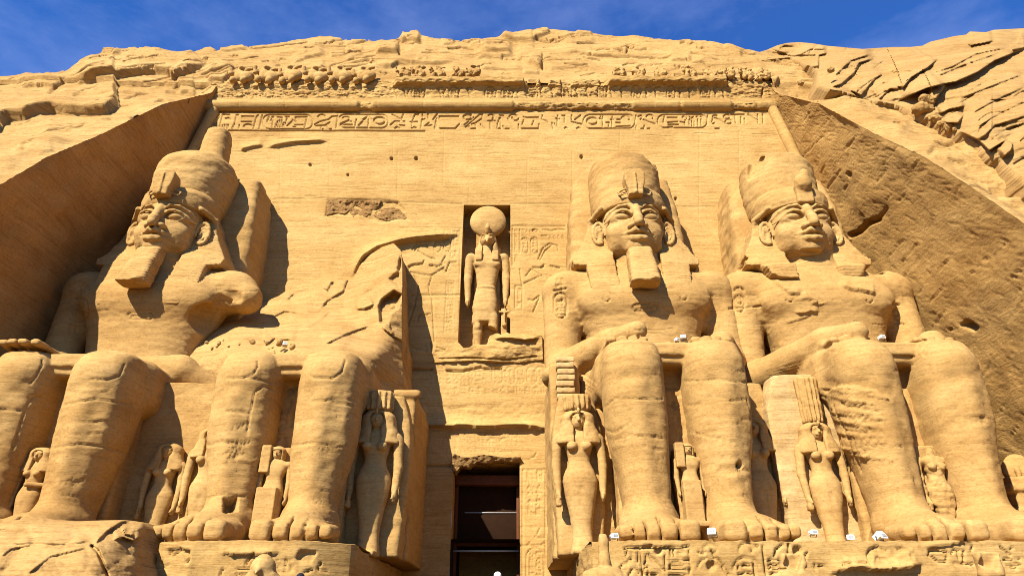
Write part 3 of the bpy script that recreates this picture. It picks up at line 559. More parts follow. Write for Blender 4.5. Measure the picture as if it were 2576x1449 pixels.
def scribble(T, x0, y0, x1, y1, n, seed, w=2.5, d=.05, cell=None):           # worn rows of small signs
    r = random.Random(seed); W_, H_ = x1-x0, y1-y0
    nx = max(1, round(n**.5*(W_/H_)**.5)); ny = max(1, round(n/nx)); cw, ch = W_/nx, H_/ny
    for i in range(nx):
        for j in range(ny):
            cx, cy = x0+cw*(i+.5), y0+ch*(j+.5); a, b = cw*.34, ch*.36; k = r.randrange(9)
            if k == 0: A(T, cx, cy, a*.8, b*.8, 0, 360, w, d)
            elif k == 1: S(T, ((cx-a, cy-b), (cx+a, cy-b)), ((cx-a, cy), (cx+a, cy)), ((cx-a, cy+b), (cx+a, cy+b)), w=w, d=d)
            elif k == 2: S(T, ((cx-a, cy+b), (cx-a, cy-b), (cx+a, cy-b)), ((cx, cy-b*.2), (cx+a, cy+b)), w=w, d=d)
            elif k == 3: S(T, ((cx-a, cy), (cx-a*.3, cy-b), (cx+a*.5, cy-b*.4), (cx+a, cy+b)), ((cx-a, cy+b), (cx, cy+b*.2)), w=w, d=d)
            elif k == 4: S(T, ((cx, cy-b), (cx, cy+b)), ((cx-a, cy-b*.3), (cx+a, cy-b*.3)), w=w, d=d); A(T, cx, cy-b*.6, a*.5, b*.35, 0, 360, w, d)
            elif k == 5: S(T, ((cx-a, cy-b), (cx-a, cy+b), (cx+a, cy+b), (cx+a, cy-b)), w=w, d=d)
            elif k == 6: S(T, tuple((cx-a+2*a*t/6, cy+(b*.3 if t % 2 else -b*.3)) for t in range(7)), ((cx-a, cy+b), (cx+a, cy+b)), w=w, d=d)
            elif k == 7: S(T, ((cx-a*.7, cy-b), (cx-a*.7, cy+b)), ((cx, cy-b), (cx, cy+b)), ((cx+a*.7, cy-b), (cx+a*.7, cy+b)), w=w, d=d)
            else: S(T, ((cx-a, cy+b*.2), (cx, cy-b), (cx+a, cy+b*.3)), ((cx-a*.6, cy+b), (cx+a*.6, cy+b*.8)), w=w, d=d)
scribble(K3, 455, 190, 515, 270, 4, 1, 2.2); scribble(K3, 560, 150, 620, 262, 6, 2, 2.2); scribble(K3, 448, 45, 520, 110, 2, 3); scribble(K3, 555, 45, 630, 125, 4, 4); scribble(K3, 660, 50, 712, 225, 8, 5, 2.4); scribble(K3, 592, 600, 655, 720, 6, 6)
scribble(K3, 578, 740, 645, 1000, 12, 7); scribble(K3, 568, 1010, 635, 1130, 6, 8); scribble(K3, 620, 260, 700, 350, 3, 9)
S(KR, ((525, 262), (988, 266)), ((528, 285), (528, 610)), ((590, 290), (590, 500)), ((750, 555), (790, 460), (850, 415), (920, 435), (930, 480)), ((765, 560), (810, 480), (870, 430)), ((640, 700), (690, 640)), ((705, 620), (760, 630), (800, 605)), ((860, 610), (940, 625)), ((610, 770), (700, 730), (780, 690)), ((590, 640), (610, 765)), ((700, 640), (800, 715)),
  ((705, 1015), (765, 880)), ((665, 905), (705, 915), (760, 870)), ((550, 785), (612, 785), (612, 980)), ((550, 785), (550, 980)), ((790, 290), (860, 305), (920, 290), (985, 300)), ((700, 300), (740, 300)), ((780, 350), (830, 350)), w=3.2, d=.085)
S(KR, ((715, 625), (790, 625), (800, 605)), ((860, 610), (935, 628)), w=4.2, d=.11)
cart(KR, 600, 365, 665, 500, 2.6); cart(KR, 685, 365, 748, 500, 2.6); scribble(KR, 535, 290, 582, 600, 10, 11); scribble(KR, 608, 380, 658, 490, 4, 12, 2.2); scribble(KR, 692, 380, 740, 490, 4, 13, 2.2); scribble(KR, 605, 290, 700, 350, 4, 14); scribble(KR, 840, 340, 985, 385, 5, 15); scribble(KR, 555, 790, 608, 975, 6, 16)
A(KR, 725, 300, 22, 14, 0, 360)
# text rows over the door, jamb signs, joints, graffiti-like scratches
scribble(KB, 980, 190, 1380, 275, 18, 21, 2.4, .035)
for x in (1400, 1480, 1535, 1610, 1660): cart(KB, x, 170, x+62, 275, 2.6, .045)
scribble(KB, 1410, 185, 1730, 265, 14, 22, 2.2, .04); scribble(KB, 1150, 285, 1740, 335, 12, 23, 2.6, .04); scribble(KB, 1060, 560, 1560, 700, 34, 24, 2.2, .022); A(KB, 1400, 630, 30, 22, 180, 360, 3, .04); A(KB, 1470, 628, 26, 22, 180, 360, 3, .04)
S(KB, ((890, 185), (970, 188), (1030, 184)), ((1120, 190), (1220, 192), (1330, 170)), ((1340, 178), (1455, 178)), ((950, 770), (1140, 775)), w=5, d=.2)
S(KQ, ((0, 570), (60, 566), (110, 545), (125, 515)), ((20, 640), (20, 1449)), ((195, 640), (190, 1449)), ((20, 640), (195, 640)), ((0, 1220), (285, 1222)), ((60, 780), (165, 785)), ((70, 880), (165, 878)), ((150, 1085), (130, 1130)), ((55, 1210), (75, 1195)), ((160, 1210), (185, 1195)), ((110, 1150), (180, 1160)), ((65, 650), (70, 740)), w=3, d=.06)
A(KQ, 150, 668, 24, 20, 0, 360, 3, .06); cart(KQ, 48, 1235, 180, 1600, 3, .06); scribble(KQ, 60, 1260, 170, 1449, 8, 31, 3.2, .06); scribble(KQ, 55, 790, 165, 990, 6, 32, 3, .05)
scribble(KB, 1605, 790, 1720, 1050, 6, 33, 2.8, .05); scribble(KB, 470, 1380, 520, 1449, 3, 34)
for uu, v0, v1 in [(735, 420, 470), (705, 330, 560), (1001, 380, 500), (1117, 330, 470), (1327, 400, 520), (990, 330, 420), (1560, 330, 380), (830, 340, 480), (1180, 460, 515), (1440, 380, 560), (1760, 330, 560), (1860, 330, 480)]: RW.stroke([(uu, v0), (uu-2, v1)], 2.0, .022)
RW.stroke([(700, 500), (1163, 513)], 2.4, .05); RW.stroke([(1284, 513), (1450, 513)], 2.4, .05); RW.stroke([(1640, 520), (1800, 520)], 2.2, .04); RW.stroke([(690, 500), (820, 498)], 2.4, .05)
RW.ledge([(604, 381), (640, 372), (665, 368)], .18, 14); RW.ledge([(668, 374), (740, 362), (830, 357)], .22, 16)
for uu, vv, r in [(985, 399, 3.4), (1047, 398, 4), (1463, 395, 4), (780, 414, 3), (875, 440, 2.5), (1700, 500, 3)]: RW.disc((uu, vv), r, .25)
# the broken patch, the great crack, rough band under the niche, ledge over the door
RW.area(KC((380, 282), (480, 285), (560, 285), (640, 290), (700, 285), (790, 300), (830, 340), (860, 410), (790, 405), (700, 425), (640, 410), (560, 380), (490, 385), (420, 375), (365, 385)), .12, 4, .08, 3)
RW.ledge(KC((515, 752), (560, 690), (600, 640), (680, 590), (820, 550), (910, 535), (1070, 522), (1170, 490)), .5, 17, taper=True)
RW.ledge(KB((940, 535), (1160, 545), (1190, 535), (1340, 545), (1560, 535), (1660, 545), (1780, 560)), .42, 14); RW.area(KB((990, 400), (1780, 400), (1780, 520), (1180, 520), (990, 500)), .04, 8, .05, 6)
RW.area(KC((860, 1190), (1060, 1215), (1130, 1190), (1640, 1230), (1640, 1160), (1320, 1130), (1100, 1160)), -.05, 12, .08, 8)
for _ in range(260):
    u0, v0 = rnd.uniform(560, 1950), rnd.uniform(335, 1100); ln = rnd.uniform(10, 90); RW.stroke([(u0+ln*t, v0+ln*t*rnd.choice((-.03, .02, .05))+rnd.uniform(-.8, .8)) for t in (0, .33, .66, 1)], rnd.uniform(1.6, 3), rnd.uniform(.01, .035))

DX0, DX1, DZ1 = -1.56, 1.53, 7.06; NX0, NX1, NZ0, NZ1 = -1.62, 1.07, 12.9, 21.95
def lines_with(a, b, h, *snap):
    s = axis(a, b, h)
    for q in snap: s[np.argmin(np.abs(s-q))] = q
    return s
xs = lines_with(-22.9, 22.9, .042, DX0, DX1, NX0, NX1); zs = np.concatenate([axis(-1.7, 2, .1)[:-1], axis(2, 26.6, .055)[:-1], axis(26.6, 29.2, .03)[:-1], axis(29.2, 30.4, .06)])
for q in (DZ1, NZ0, NZ1): zs[np.argmin(np.abs(zs-q))] = q
xg, zg = np.meshgrid(xs, zs); B = np.stack([xg, Yf(zg), zg], -1); u, v = px(B)
d = RW.get(u, v)+.03*fbm(B, (.25, .25, .5), 3, .5, 3)+.006*fbm(B, (2, 2, 7), 3, .6, 4)
xm, zm = (xs[:-1]+xs[1:])/2, (zs[:-1]+zs[1:])/2; XM, ZM = np.meshgrid(xm, zm)
mk = (np.abs(XM) < hw(ZM)+.25) & ~((XM > DX0) & (XM < DX1) & (ZM < DZ1)) & ~((XM > NX0) & (XM < NX1) & (ZM > NZ0) & (ZM < NZ1))
# broken lintel: ragged upper edge of the doorway
W = B.copy(); W[..., 1] += d
V, Q = compact(W, grid_quads(len(xs), len(zs), mk)); wall = mesh_obj("wall", V, Q, M_WALL, loc=tuple(fac.location)); wall.parent = fac; wall.location = (0, 0, 0)
def quadgrid(name, fn, nu, nv, mat, parent=fac, noise=.03, nsc=(1, 1, 2), seed=0, ax=(0, 1, 0)):
    a, b = np.meshgrid(np.linspace(0, 1, nu), np.linspace(0, 1, nv)); P = fn(a, b); P = P+np.array(ax)*(noise*fbm(P, nsc, 4, .6, seed))[..., None]
    o = mesh_obj(name, P, grid_quads(nu, nv), mat, loc=tuple(parent.location)); o.parent = parent; o.location = (0, 0, 0); return o
st3 = lambda *c: np.stack(np.broadcast_arrays(*c), -1)
# recess side walls
KXX = crop(1900, 380, 817, 1973)
def side(sg):
    def f(a, b):
        z = -1.7+33.0*b; y0 = Yf(z)+.3; y1 = yc(z); return st3(sg*(hw(z)), y0+(y1-y0)*a, z)
    a, b = np.meshgrid(np.linspace(0, 1, 190), np.linspace(0, 1, 420)); P = f(a, b); e = sm(0, .05, a)*sm(0, .05, 1-a)
    n = .16*fbm(P, (.35, .35, .35), 3, .5, 2)+.04*np.abs(fbm(P@rotm((R(-38), 0, 0)).T, (3.6, 1.1, 4.2), 4, .68, 6 if sg > 0 else 9))*(1 if sg > 0 else .45)
    if sg > 0:
        RH = Relief(); RH.stroke(KXX((860, 590), (905, 570), (960, 515), (1030, 485)), 11, .5); RH.stroke(KXX((1030, 485), (1090, 410)), 5, .15); RH.disc(KXX((850, 200))[0], 7, .3); RH.area(KXX((1550, 1165), (1600, 1135), (1640, 1150), (1665, 1175), (1640, 1200), (1600, 1180)), .5, 3)
        for _ in range(150):
            u0, v0 = rnd.uniform(1980, 2700), rnd.uniform(280, 1300); ln = rnd.uniform(15, 70); RH.stroke([(u0, v0), (u0+ln*.6, v0-ln*.75)], rnd.uniform(2, 4), rnd.uniform(.03, .1))
        uu, vv = px(P); n = n+RH.get(uu, vv)
    P[..., 0] += sg*n*(.25+.75*e)
    o = mesh_obj("side_wall", P, grid_quads(190, 420), M_SIDE if sg > 0 else stone("shade_tinted_sandstone", (.56, .30, .09), bump=.4, rough=.4, strat_rot=R(30)), loc=tuple(fac.location)); o.parent = fac; o.location = (0, 0, 0)  # left wall's redder base colour paints in its warm shade
side(-1); side(1)
# niche box
y0 = float(Yf(17)); ND = 1.15
def boxin(name, x0, x1, z0, z1, dep, mat, parent=fac, floor=True):
    parts = []
    def q(fn, nu, nv):
        a, b = np.meshgrid(np.linspace(0, 1, nu), np.linspace(0, 1, nv)); P = fn(a, b); parts.append((P, grid_quads(nu, nv)))
    q(lambda a, b: st3(x0+(x1-x0)*a, Yf(z0+(z1-z0)*b)+dep, z0+(z1-z0)*b), 20, 60)
    q(lambda a, b: st3(x0, Yf(z0+(z1-z0)*b)+dep*a, z0+(z1-z0)*b), 10, 60)
    q(lambda a, b: st3(x1, Yf(z0+(z1-z0)*b)+dep*(1-a), z0+(z1-z0)*b), 10, 60)
    q(lambda a, b: st3(x0+(x1-x0)*a, Yf(z1)+dep*b, z1), 20, 10)
    if floor: q(lambda a, b: st3(x0+(x1-x0)*a, Yf(z0)+dep*b, z0), 20, 10)
    V, Q = join(parts); o = mesh_obj(name, V, Q, mat, smooth=False, loc=tuple(parent.location)); o.parent = parent; o.location = (0, 0, 0); return o
boxin("niche", NX0, NX1, NZ0, NZ1, ND, M_WALL)
boxin("door_recess", DX0, DX1, -1.7, DZ1, 5.5, M_WALL, floor=False)
# torus mouldings
def xu(u, v, y): return float(at(u, v, y)[0])
XT0, XT1 = -18.1, 17.75
pres = [(xu(520, 262, 33.6), xu(905, 262, 33.6), 1.), (xu(938, 262, 33.6), xu(1292, 262, 33.6), 1.), (xu(1590, 262, 33.6), xu(1708, 268, 33.6), .75), (xu(1712, 262, 33.6), xu(1838, 262, 33.6), 1.), (xu(1905, 262, 33.6), xu(1945, 262, 33.6), .6)]
x = np.linspace(XT0, XT1, 700); pr = np.zeros_like(x)
for a, b, k in pres: pr = np.maximum(pr, k*sm(a-.12, a+.12, x)*sm(-b-.15, -b+.15, -x))
th = np.linspace(0, 2*np.pi, 26); ZT = 29.62; rad = .40
X, TH = np.meshgrid(x, th); Rr = rad*(pr[None]*.96+.04)*(1-.05*np.exp(-((X % 2.9)-1.4)**2/.003)); Rr = Rr+(.10*fbm(np.stack([X*1.5, TH, X*0], -1), oct=4, gain=.6, seed=3)*(1-pr)+.015*fbm(np.stack([X*1.5, TH, X*0], -1), oct=3))
brk = (1-pr)[None]*.22; yT = Yf(ZT)-.05; P = st3(X, yT+.0-(Rr+brk)*np.cos(TH)*.95, ZT+(Rr+brk*1.2)*np.sin(TH))
o = mesh_obj("torus_moulding", P, grid_quads(700, 26), M_WALL, loc=tuple(fac.location)); o.parent = fac; o.location = (0, 0, 0)
for sg, zb in ((-1, 5), (1, 5)):
    z = np.linspace(zb, 29.7, 160); ZZ, TH = np.meshgrid(z, th); r_ = .34*(1-.06*np.exp(-((ZZ % 1.9)-.9)**2/.002))+.03*fbm(np.stack([ZZ, TH, TH*0], -1), oct=3)
    P = st3(sg*(hw(ZZ)-.35)+r_*np.cos(TH), Yf(ZZ)-.02+r_*np.sin(TH), ZZ); o = mesh_obj("torus_moulding", P, grid_quads(160, 26, flip=True), M_WALL, loc=tuple(fac.location)); o.parent = fac; o.location = (0, 0, 0)
# cavetto cornice, partly broken away
RK = Relief(); C2 = crop(800, 60, 700, 2576); C3 = crop(1400, 60, 800, 2576); _RW = RW; RW = RK
for uu in (900, 985, 1130, 1330, 1610): S(C2, ((uu+40, 740), (uu+25, 690), (uu, 640), (uu+5, 630), (uu+50, 632)), w=4, d=.1)
for uu in (1050, 1180, 1400, 1545, 2120, 2350): S(C2, ((uu, 740), (uu-15, 690), (uu+5, 645), (uu+20, 632)), w=3.4, d=.09)
for x0, x1 in ((1075, 1205), (1440, 1535), (1790, 1900), (1950, 2070), (2195, 2310)): cart(C2, x0, 625, x1, 755, 3.4, .09); scribble(C2, x0+18, 650, x1-18, 745, 6, int(x0), 2.6, .07)
for cx, r in ((945, 40), (1015, 36), (1150, 40), (1270, 40), (1350, 38), (1480, 40), (1615, 34)): A(C2, cx, 585, r, 24, 0, 360, 3, .08)
for cx in (2250, 2370): RK.disc(C2((cx, 580))[0], 11, .25)
for x0, x1 in ((0, 90), (290, 380), (600, 675), (890, 965), (1190, 1260), (1480, 1560)): cart(C3, x0, 535, x1, 660, 3.4, .09); scribble(C3, x0+14, 550, x1-14, 650, 6, int(x0)+3, 2.6, .07)
for x0 in (110, 200, 410, 500, 705, 790, 1000, 1080, 1290, 1370, 1590, 1660): S(C3, ((x0+20, 655), (x0+15, 600), (x0, 575), (x0+10, 550), (x0+50, 545)), w=4, d=.1)
for cx in (1015, 1090, 1180, 1325, 1400, 1500, 1620, 1700): A(C3, cx, 508, 32, 20, 0, 360, 3, .08)
for cx, r in ((35, 13), (145, 12), (330, 14), (640, 8)): RK.disc(C3((cx, 505))[0], r, .25)
RK.stroke(C3((2005, 640), (2010, 570)), 5, .2); scribble(C2, 20, 690, 480, 745, 12, 71, 2.6, .04); scribble(T1, 1720, 530, 2190, 575, 12, 72, 2.6, .05)
RW = _RW
ov = [(xu(975, 215, 33), xu(1320, 215, 33), .95), (xu(1320, 215, 33), xu(1535, 215, 33), .42), (xu(1533, 215, 33), xu(1838, 215, 33), 1.1)]
prof = np.array([(0, 29.95, .08), (.15, 30.3, .03), (.35, 30.75, .06), (.55, 31.1, .14), (.66, 31.3, .26), (.72, 31.36, .52), (.76, 31.42, .56), (.9, 31.78, .55), (.94, 31.85, .45), (1, 31.9, -1.2)])
x = np.linspace(-18.3, 18.0, 720); s_ = np.linspace(0, 1, 80); X, SS_ = np.meshgrid(x, s_); e = np.full_like(x, .10)
for a, b, k in ov: e = np.maximum(e, k*sm(a-.06, a+.10+.5*(k == .95), x)*sm(-b-.06, -b+.08, -x))
e = e*(1-.10*np.abs(fbm(np.stack([x*.9, x*0, x*0], -1), oct=4, seed=5)))
zz = np.interp(SS_, prof[:, 0], prof[:, 1]); oo = np.interp(SS_, prof[:, 0], prof[:, 2])
pro = np.where(oo > 0, oo*e[None], oo); P = st3(X, Yf(29.9)+.1-pro, zz-.0*X); u, v = px(P); P[..., 1] += RK.get(u, v)*(SS_ < .97)+(.05+.05*(e[None] < .5))*fbm(P, (1.5, 1.5, 3), 4, .6, 8)
P[..., 2] += .07*fbm(P, (1.1, 1.1, 1), 3, .6, 12)*(SS_ > .7)
o = mesh_obj("cornice", P, grid_quads(720, 80), M_WALL, loc=tuple(fac.location)); o.parent = fac; o.location = (0, 0, 0)

RQ = Relief()
for P, c in [(KC((372, 300), (390, 285), (545, 293), (560, 300), (520, 345), (480, 372), (420, 368), (372, 384)), 0), (KC((560, 300), (640, 292), (695, 290), (680, 325), (640, 370), (600, 400), (530, 392), (505, 360)), 1), (KC((690, 345), (760, 335), (800, 345), (830, 375), (855, 405), (845, 420), (790, 400), (740, 415), (660, 395), (640, 375)), 2)]:
    yf = lambda U, W_: (lambda y: y+.05+.0*U)(np.full(U.shape, 33.25))
    sheet("broken_patch", P, None, M_RED, 1.8, None, .12, (1.6, 1.6, 2.2), .5, 20+c, fac, yfun=yf)
# ================================================================== the four colossi
RS = Relief(); RW_ = RW; RW = RS
KA = crop(0, 300, 800, 1783); KL = crop(0, 880, 800, 1789); KM = crop(1400, 380, 600, 1449); KN = crop(1400, 880, 600, 1342); KX = crop(1900, 380, 817, 1973); KY = crop(1900, 880, 817, 1827)
# cartouches and signs on arms and chests
cart(KA, 430, 1095, 515, 1235, 4, .09); scribble(KA, 445, 1115, 500, 1225, 5, 41, 3.4, .08); scribble(KA, 405, 1255, 465, 1305, 3, 42, 3.4, .08); cart(KA, 755, 1180, 900, 1220, 3.4, .07); scribble(KA, 770, 1188, 860, 1212, 4, 43, 2.6, .06); A(KA, 495, 1045, 26, 26, 140, 400, 4, .08)
cart(KM, 165, 960, 248, 1120, 4.4, .12); scribble(KM, 180, 985, 235, 1105, 5, 44, 3.8, .1); scribble(KM, 175, 860, 235, 925, 4, 45, 3.6, .09); S(KM, ((165, 945), (245, 930)), w=4.5, d=.1); cart(KM, 675, 1032, 828, 1078, 3.6, .08); scribble(KM, 690, 1040, 815, 1072, 5, 46, 2.8, .07)
A(KM, 505, 995, 22, 20, 0, 180, 3, .08); A(KM, 1000, 985, 22, 20, 0, 180, 3, .08)
A(KX, 145, 945, 30, 20, 170, 370, 4.5, .12); cart(KX, 112, 975, 182, 1080, 4.4, .11); A(KX, 148, 1010, 20, 20, 0, 360, 4, .1); S(KX, ((85, 1058), (285, 1045)), w=4, d=.1); S(KX, ((1135, 1030), (1175, 1035)), ((1140, 1120), (1170, 1140)), ((1150, 1150), (1205, 1160)), w=4, d=.1); A(KX, 1150, 1085, 16, 22, 0, 360, 4, .1)
A(KX, 472, 1000, 22, 18, 0, 180, 3, .08); A(KX, 985, 1005, 20, 18, 0, 180, 3, .08)
# peeled skins and fissures
for P, a, f in [(((780, 905), (850, 940), (940, 950), (1010, 965), (1035, 960)), .16, 14), (((500, 1090), (570, 1090), (600, 1078), (660, 1085)), .12, 12), (((595, 1030), (650, 1030), (640, 1000), (590, 970), (560, 940)), .12, 16), (((350, 880), (470, 965), (550, 970)), .12, 18), (((440, 1160), (540, 1130), (600, 1110)), .07, 14)]: RS.ledge(KX(*P), a, f)
r2 = random.Random(9)
for k in range(34):                                                    # loose courses on the right-hand colossus' shin
    x0, y0 = r2.uniform(620, 780), 330+k*12; sp = r2.uniform(150, 380); pts = [(x0+t*sp, y0+t*sp*.16+r2.uniform(-4, 4)) for t in (0, .2, .4, .6, .8, 1)]; RS.ledge(KY(*pts), r2.uniform(.03, .09), r2.uniform(5, 10)); RS.stroke(KY(*pts), 2.5, .05)
RS.ledge(KY((610, 390), (700, 330), (820, 320), (960, 350), (1060, 420)), -.15, 20); S(KY, ((640, 420), (740, 640), (800, 800), (890, 1050)), ((700, 440), (790, 640), (860, 830)), w=4, d=.08)
S(KY, ((1230, 50), (1245, 50), (1245, 140), (1228, 140), (1230, 50)), w=3, d=.06); RS.area(KY((1475, 510), (1600, 500), (1610, 545), (1480, 560)), .06, 5, .08, 4)
RS.area(KN((1150, 740), (1260, 730), (1300, 830), (1200, 850), (1130, 830)), .04, 4, .05, 5); RS.disc(KN((1263, 793))[0], 8, .3); RS.area(KN((1200, 885), (1300, 880), (1300, 940), (1200, 950)), .03, 4)
S(KN, ((440, 460), (520, 395), (800, 400)), ((450, 580), (520, 600), (620, 530)), ((520, 640), (620, 615), (800, 630)), ((600, 695), (700, 680), (800, 705)), ((930, 295), (1150, 285), (1290, 300)), ((950, 440), (1100, 420), (1290, 400)), ((990, 600), (1160, 640), (1320, 680)), ((1300, 390), (1325, 470), (1325, 520)), w=3, d=.06)
S(KN, ((290, 260), (400, 330)), ((285, 285), (390, 350)), ((300, 310), (380, 365)), ((310, 235), (410, 310)), w=3, d=.05)
S(KY, *[((300+i*4, 235+i*14), (520-i*4, 235+i*14-60+i*4)) for i in range(10)], w=2.4, d=.035)
# knee outlines, shin lines, weathering joints on the left pair
for P in [((250, 165), (250, 200), (210, 270), (180, 305)), ((75, 700), (120, 560), (150, 450), (190, 395), (250, 380)), ((0, 460), (120, 470)), ((530, 280), (640, 285), (710, 260), (740, 190)), ((300, 690), (470, 665), (620, 680), (750, 720)),
          ((380, 430), (560, 400), (820, 430)), ((1530, 170), (1530, 210), (1500, 255), (1440, 270)), ((1460, 640), (1480, 500), (1510, 360), (1560, 325), (1620, 340)), ((1345, 280), (1480, 272), (1610, 300)), ((1200, 680), (1320, 655), (1480, 665)), ((1340, 470), (1480, 485)), ((1450, 980), (1330, 960), (1230, 985))]: RS.stroke(KL(*P), 4, .06)
RS.area(KL((1325, 985), (1410, 985), (1405, 1060), (1330, 1075)), .6, 2)
for P in [((270, 210), (300, 235), (420, 240), (480, 200), (500, 130)), ((290, 380), (400, 375), (540, 405)), ((145, 650), (300, 638), (480, 660)), ((490, 820), (430, 1000))]: RS.stroke(KB(*P), 4, .06)
scribble(KB, 265, 970, 360, 1020, 4, 51, 2.2, .03); scribble(KB, 265, 1060, 330, 1110, 3, 52, 2.2, .03); scribble(KB, 320, 160, 420, 200, 6, 53, 2, .02); scribble(KB, 240, 660, 470, 690, 8, 54, 2, .02)
# scratched visitors' names on the second colossus' shin
FONT = {'M': [((0, 1), (0, 0), (.5, .6), (1, 0), (1, 1))], 'U': [((0, 0), (0, .8), (.3, 1), (.7, 1), (1, .8), (1, 0))], 'G': [((1, .2), (.6, 0), (.1, .2), (0, .6), (.3, 1), (1, .9), (1, .55), (.6, .55))], 'N': [((0, 1), (0, 0), (1, 1), (1, 0))], 'A': [((0, 1), (.5, 0), (1, 1)), ((.2, .65), (.8, .65))],
        'I': [((.5, 0), (.5, 1))], 'L': [((0, 0), (0, 1), (1, 1))], 'E': [((1, 0), (0, 0), (0, 1), (1, 1)), ((0, .5), (.7, .5))], 'C': [((1, .15), (.5, 0), (0, .4), (.1, .85), (.5, 1), (1, .85))], 'R': [((0, 1), (0, 0), (.7, 0), (1, .25), (.7, .5), (0, .5), (1, 1))], 'O': [((.5, 0), (0, .3), (.1, .85), (.5, 1), (.9, .85), (1, .3), (.5, 0))],
        '1': [((.3, .2), (.55, 0), (.55, 1))], '8': [((.5, .48), (.1, .25), (.5, 0), (.9, .25), (.5, .48), (0, .78), (.5, 1), (1, .78), (.5, .48))], '7': [((0, 0), (1, 0), (.4, 1))], '5': [((1, 0), (.1, 0), (.05, .45), (.7, .4), (1, .7), (.6, 1), (0, .9))], '3': [((0, .05), (.7, 0), (.9, .25), (.4, .45), (1, .7), (.6, 1), (0, .95))], '9': [((1, .3), (.5, 0), (0, .25), (.4, .5), (1, .3), (.8, 1))]}
def write(T, txt, x, y, cw, ch, gap=.35, slope=0., w=2.2, d=.05):
    for i, c in enumerate(txt):
        if c in FONT:
            for l in FONT[c]: RS.stroke(T(*[(x+i*cw*(1+gap)+p*cw, y+q*ch+slope*i) for p, q in l]), w, d)
write(KL, "MUGNAINI", 1318, 642, 15, 26, .45, .8); write(KL, "1857", 1358, 678, 14, 26, .45, 1); write(KL, "LECARO", 1322, 712, 17, 30, .3, 1.5); write(KL, "1875", 1345, 745, 12, 24, .3, 1); scribble(KL, 1375, 540, 1480, 590, 8, 55, 2, .03)
scribble(KL, 355, 870, 500, 910, 8, 56, 2, .025); scribble(KL, 350, 955, 480, 985, 6, 57, 2, .025); scribble(KL, 480, 820, 560, 850, 4, 58, 2, .025)
r3 = random.Random(12)
for _ in range(300):                                                   # thin beds and scratches across the bodies
    u0 = r3.choice((r3.uniform(0, 380), r3.uniform(520, 940), r3.uniform(1370, 1900), r3.uniform(1840, 2560))); v0 = r3.uniform(640, 1330); ln = r3.uniform(15, 130)
    P_ = [(u0+ln*t, v0+6*math.sin(3*t)*ln/130+r3.uniform(-.7, .7)) for t in np.linspace(0, 1, 6)]; (RS.stroke(P_, r3.uniform(1.8, 2.8), r3.uniform(.012, .035)) if r3.random() < .7 else RS.ledge(P_, r3.uniform(.012, .03), r3.uniform(4, 9)))
# throne-front columns of signs between the legs
RT = Relief(); RW = RT
scribble(KL, 395, 290, 440, 620, 9, 61, 4.2, .12); cart(KL, 1655, 390, 1735, 570, 4.4, .12); scribble(KL, 1668, 410, 1722, 555, 5, 62, 4, .1); A(KL, 1640, 615, 22, 26, 120, 420, 4, .1); S(KL, ((1695, 605), (1670, 690)), ((1715, 600), (1690, 695)), w=4, d=.1); scribble(KL, 1680, 305, 1745, 380, 4, 63, 4, .1)
scribble(KN, 848, 240, 915, 460, 8, 64, 4, .12); S(KN, ((870, 505), (895, 505), (890, 560)), ((905, 600), (905, 640)), ((885, 605), (930, 603)), w=4, d=.1); A(KN, 903, 575, 14, 22, 0, 360, 4, .1); A(KY, 1080, 315, 26, 24, 180, 360, 4, .12); scribble(KY, 1075, 340, 1125, 480, 7, 65, 4, .12); S(KY, ((1125, 500), (1155, 510), (1150, 560), (1125, 555)), w=4, d=.1)
RW = RW_
BASE_Y, BASE_Z = 32.2, 2.33
CENT = [-15.35, -7.0, 7.15, 15.7]
def y_back(z): return .0545*z
DH = -.46
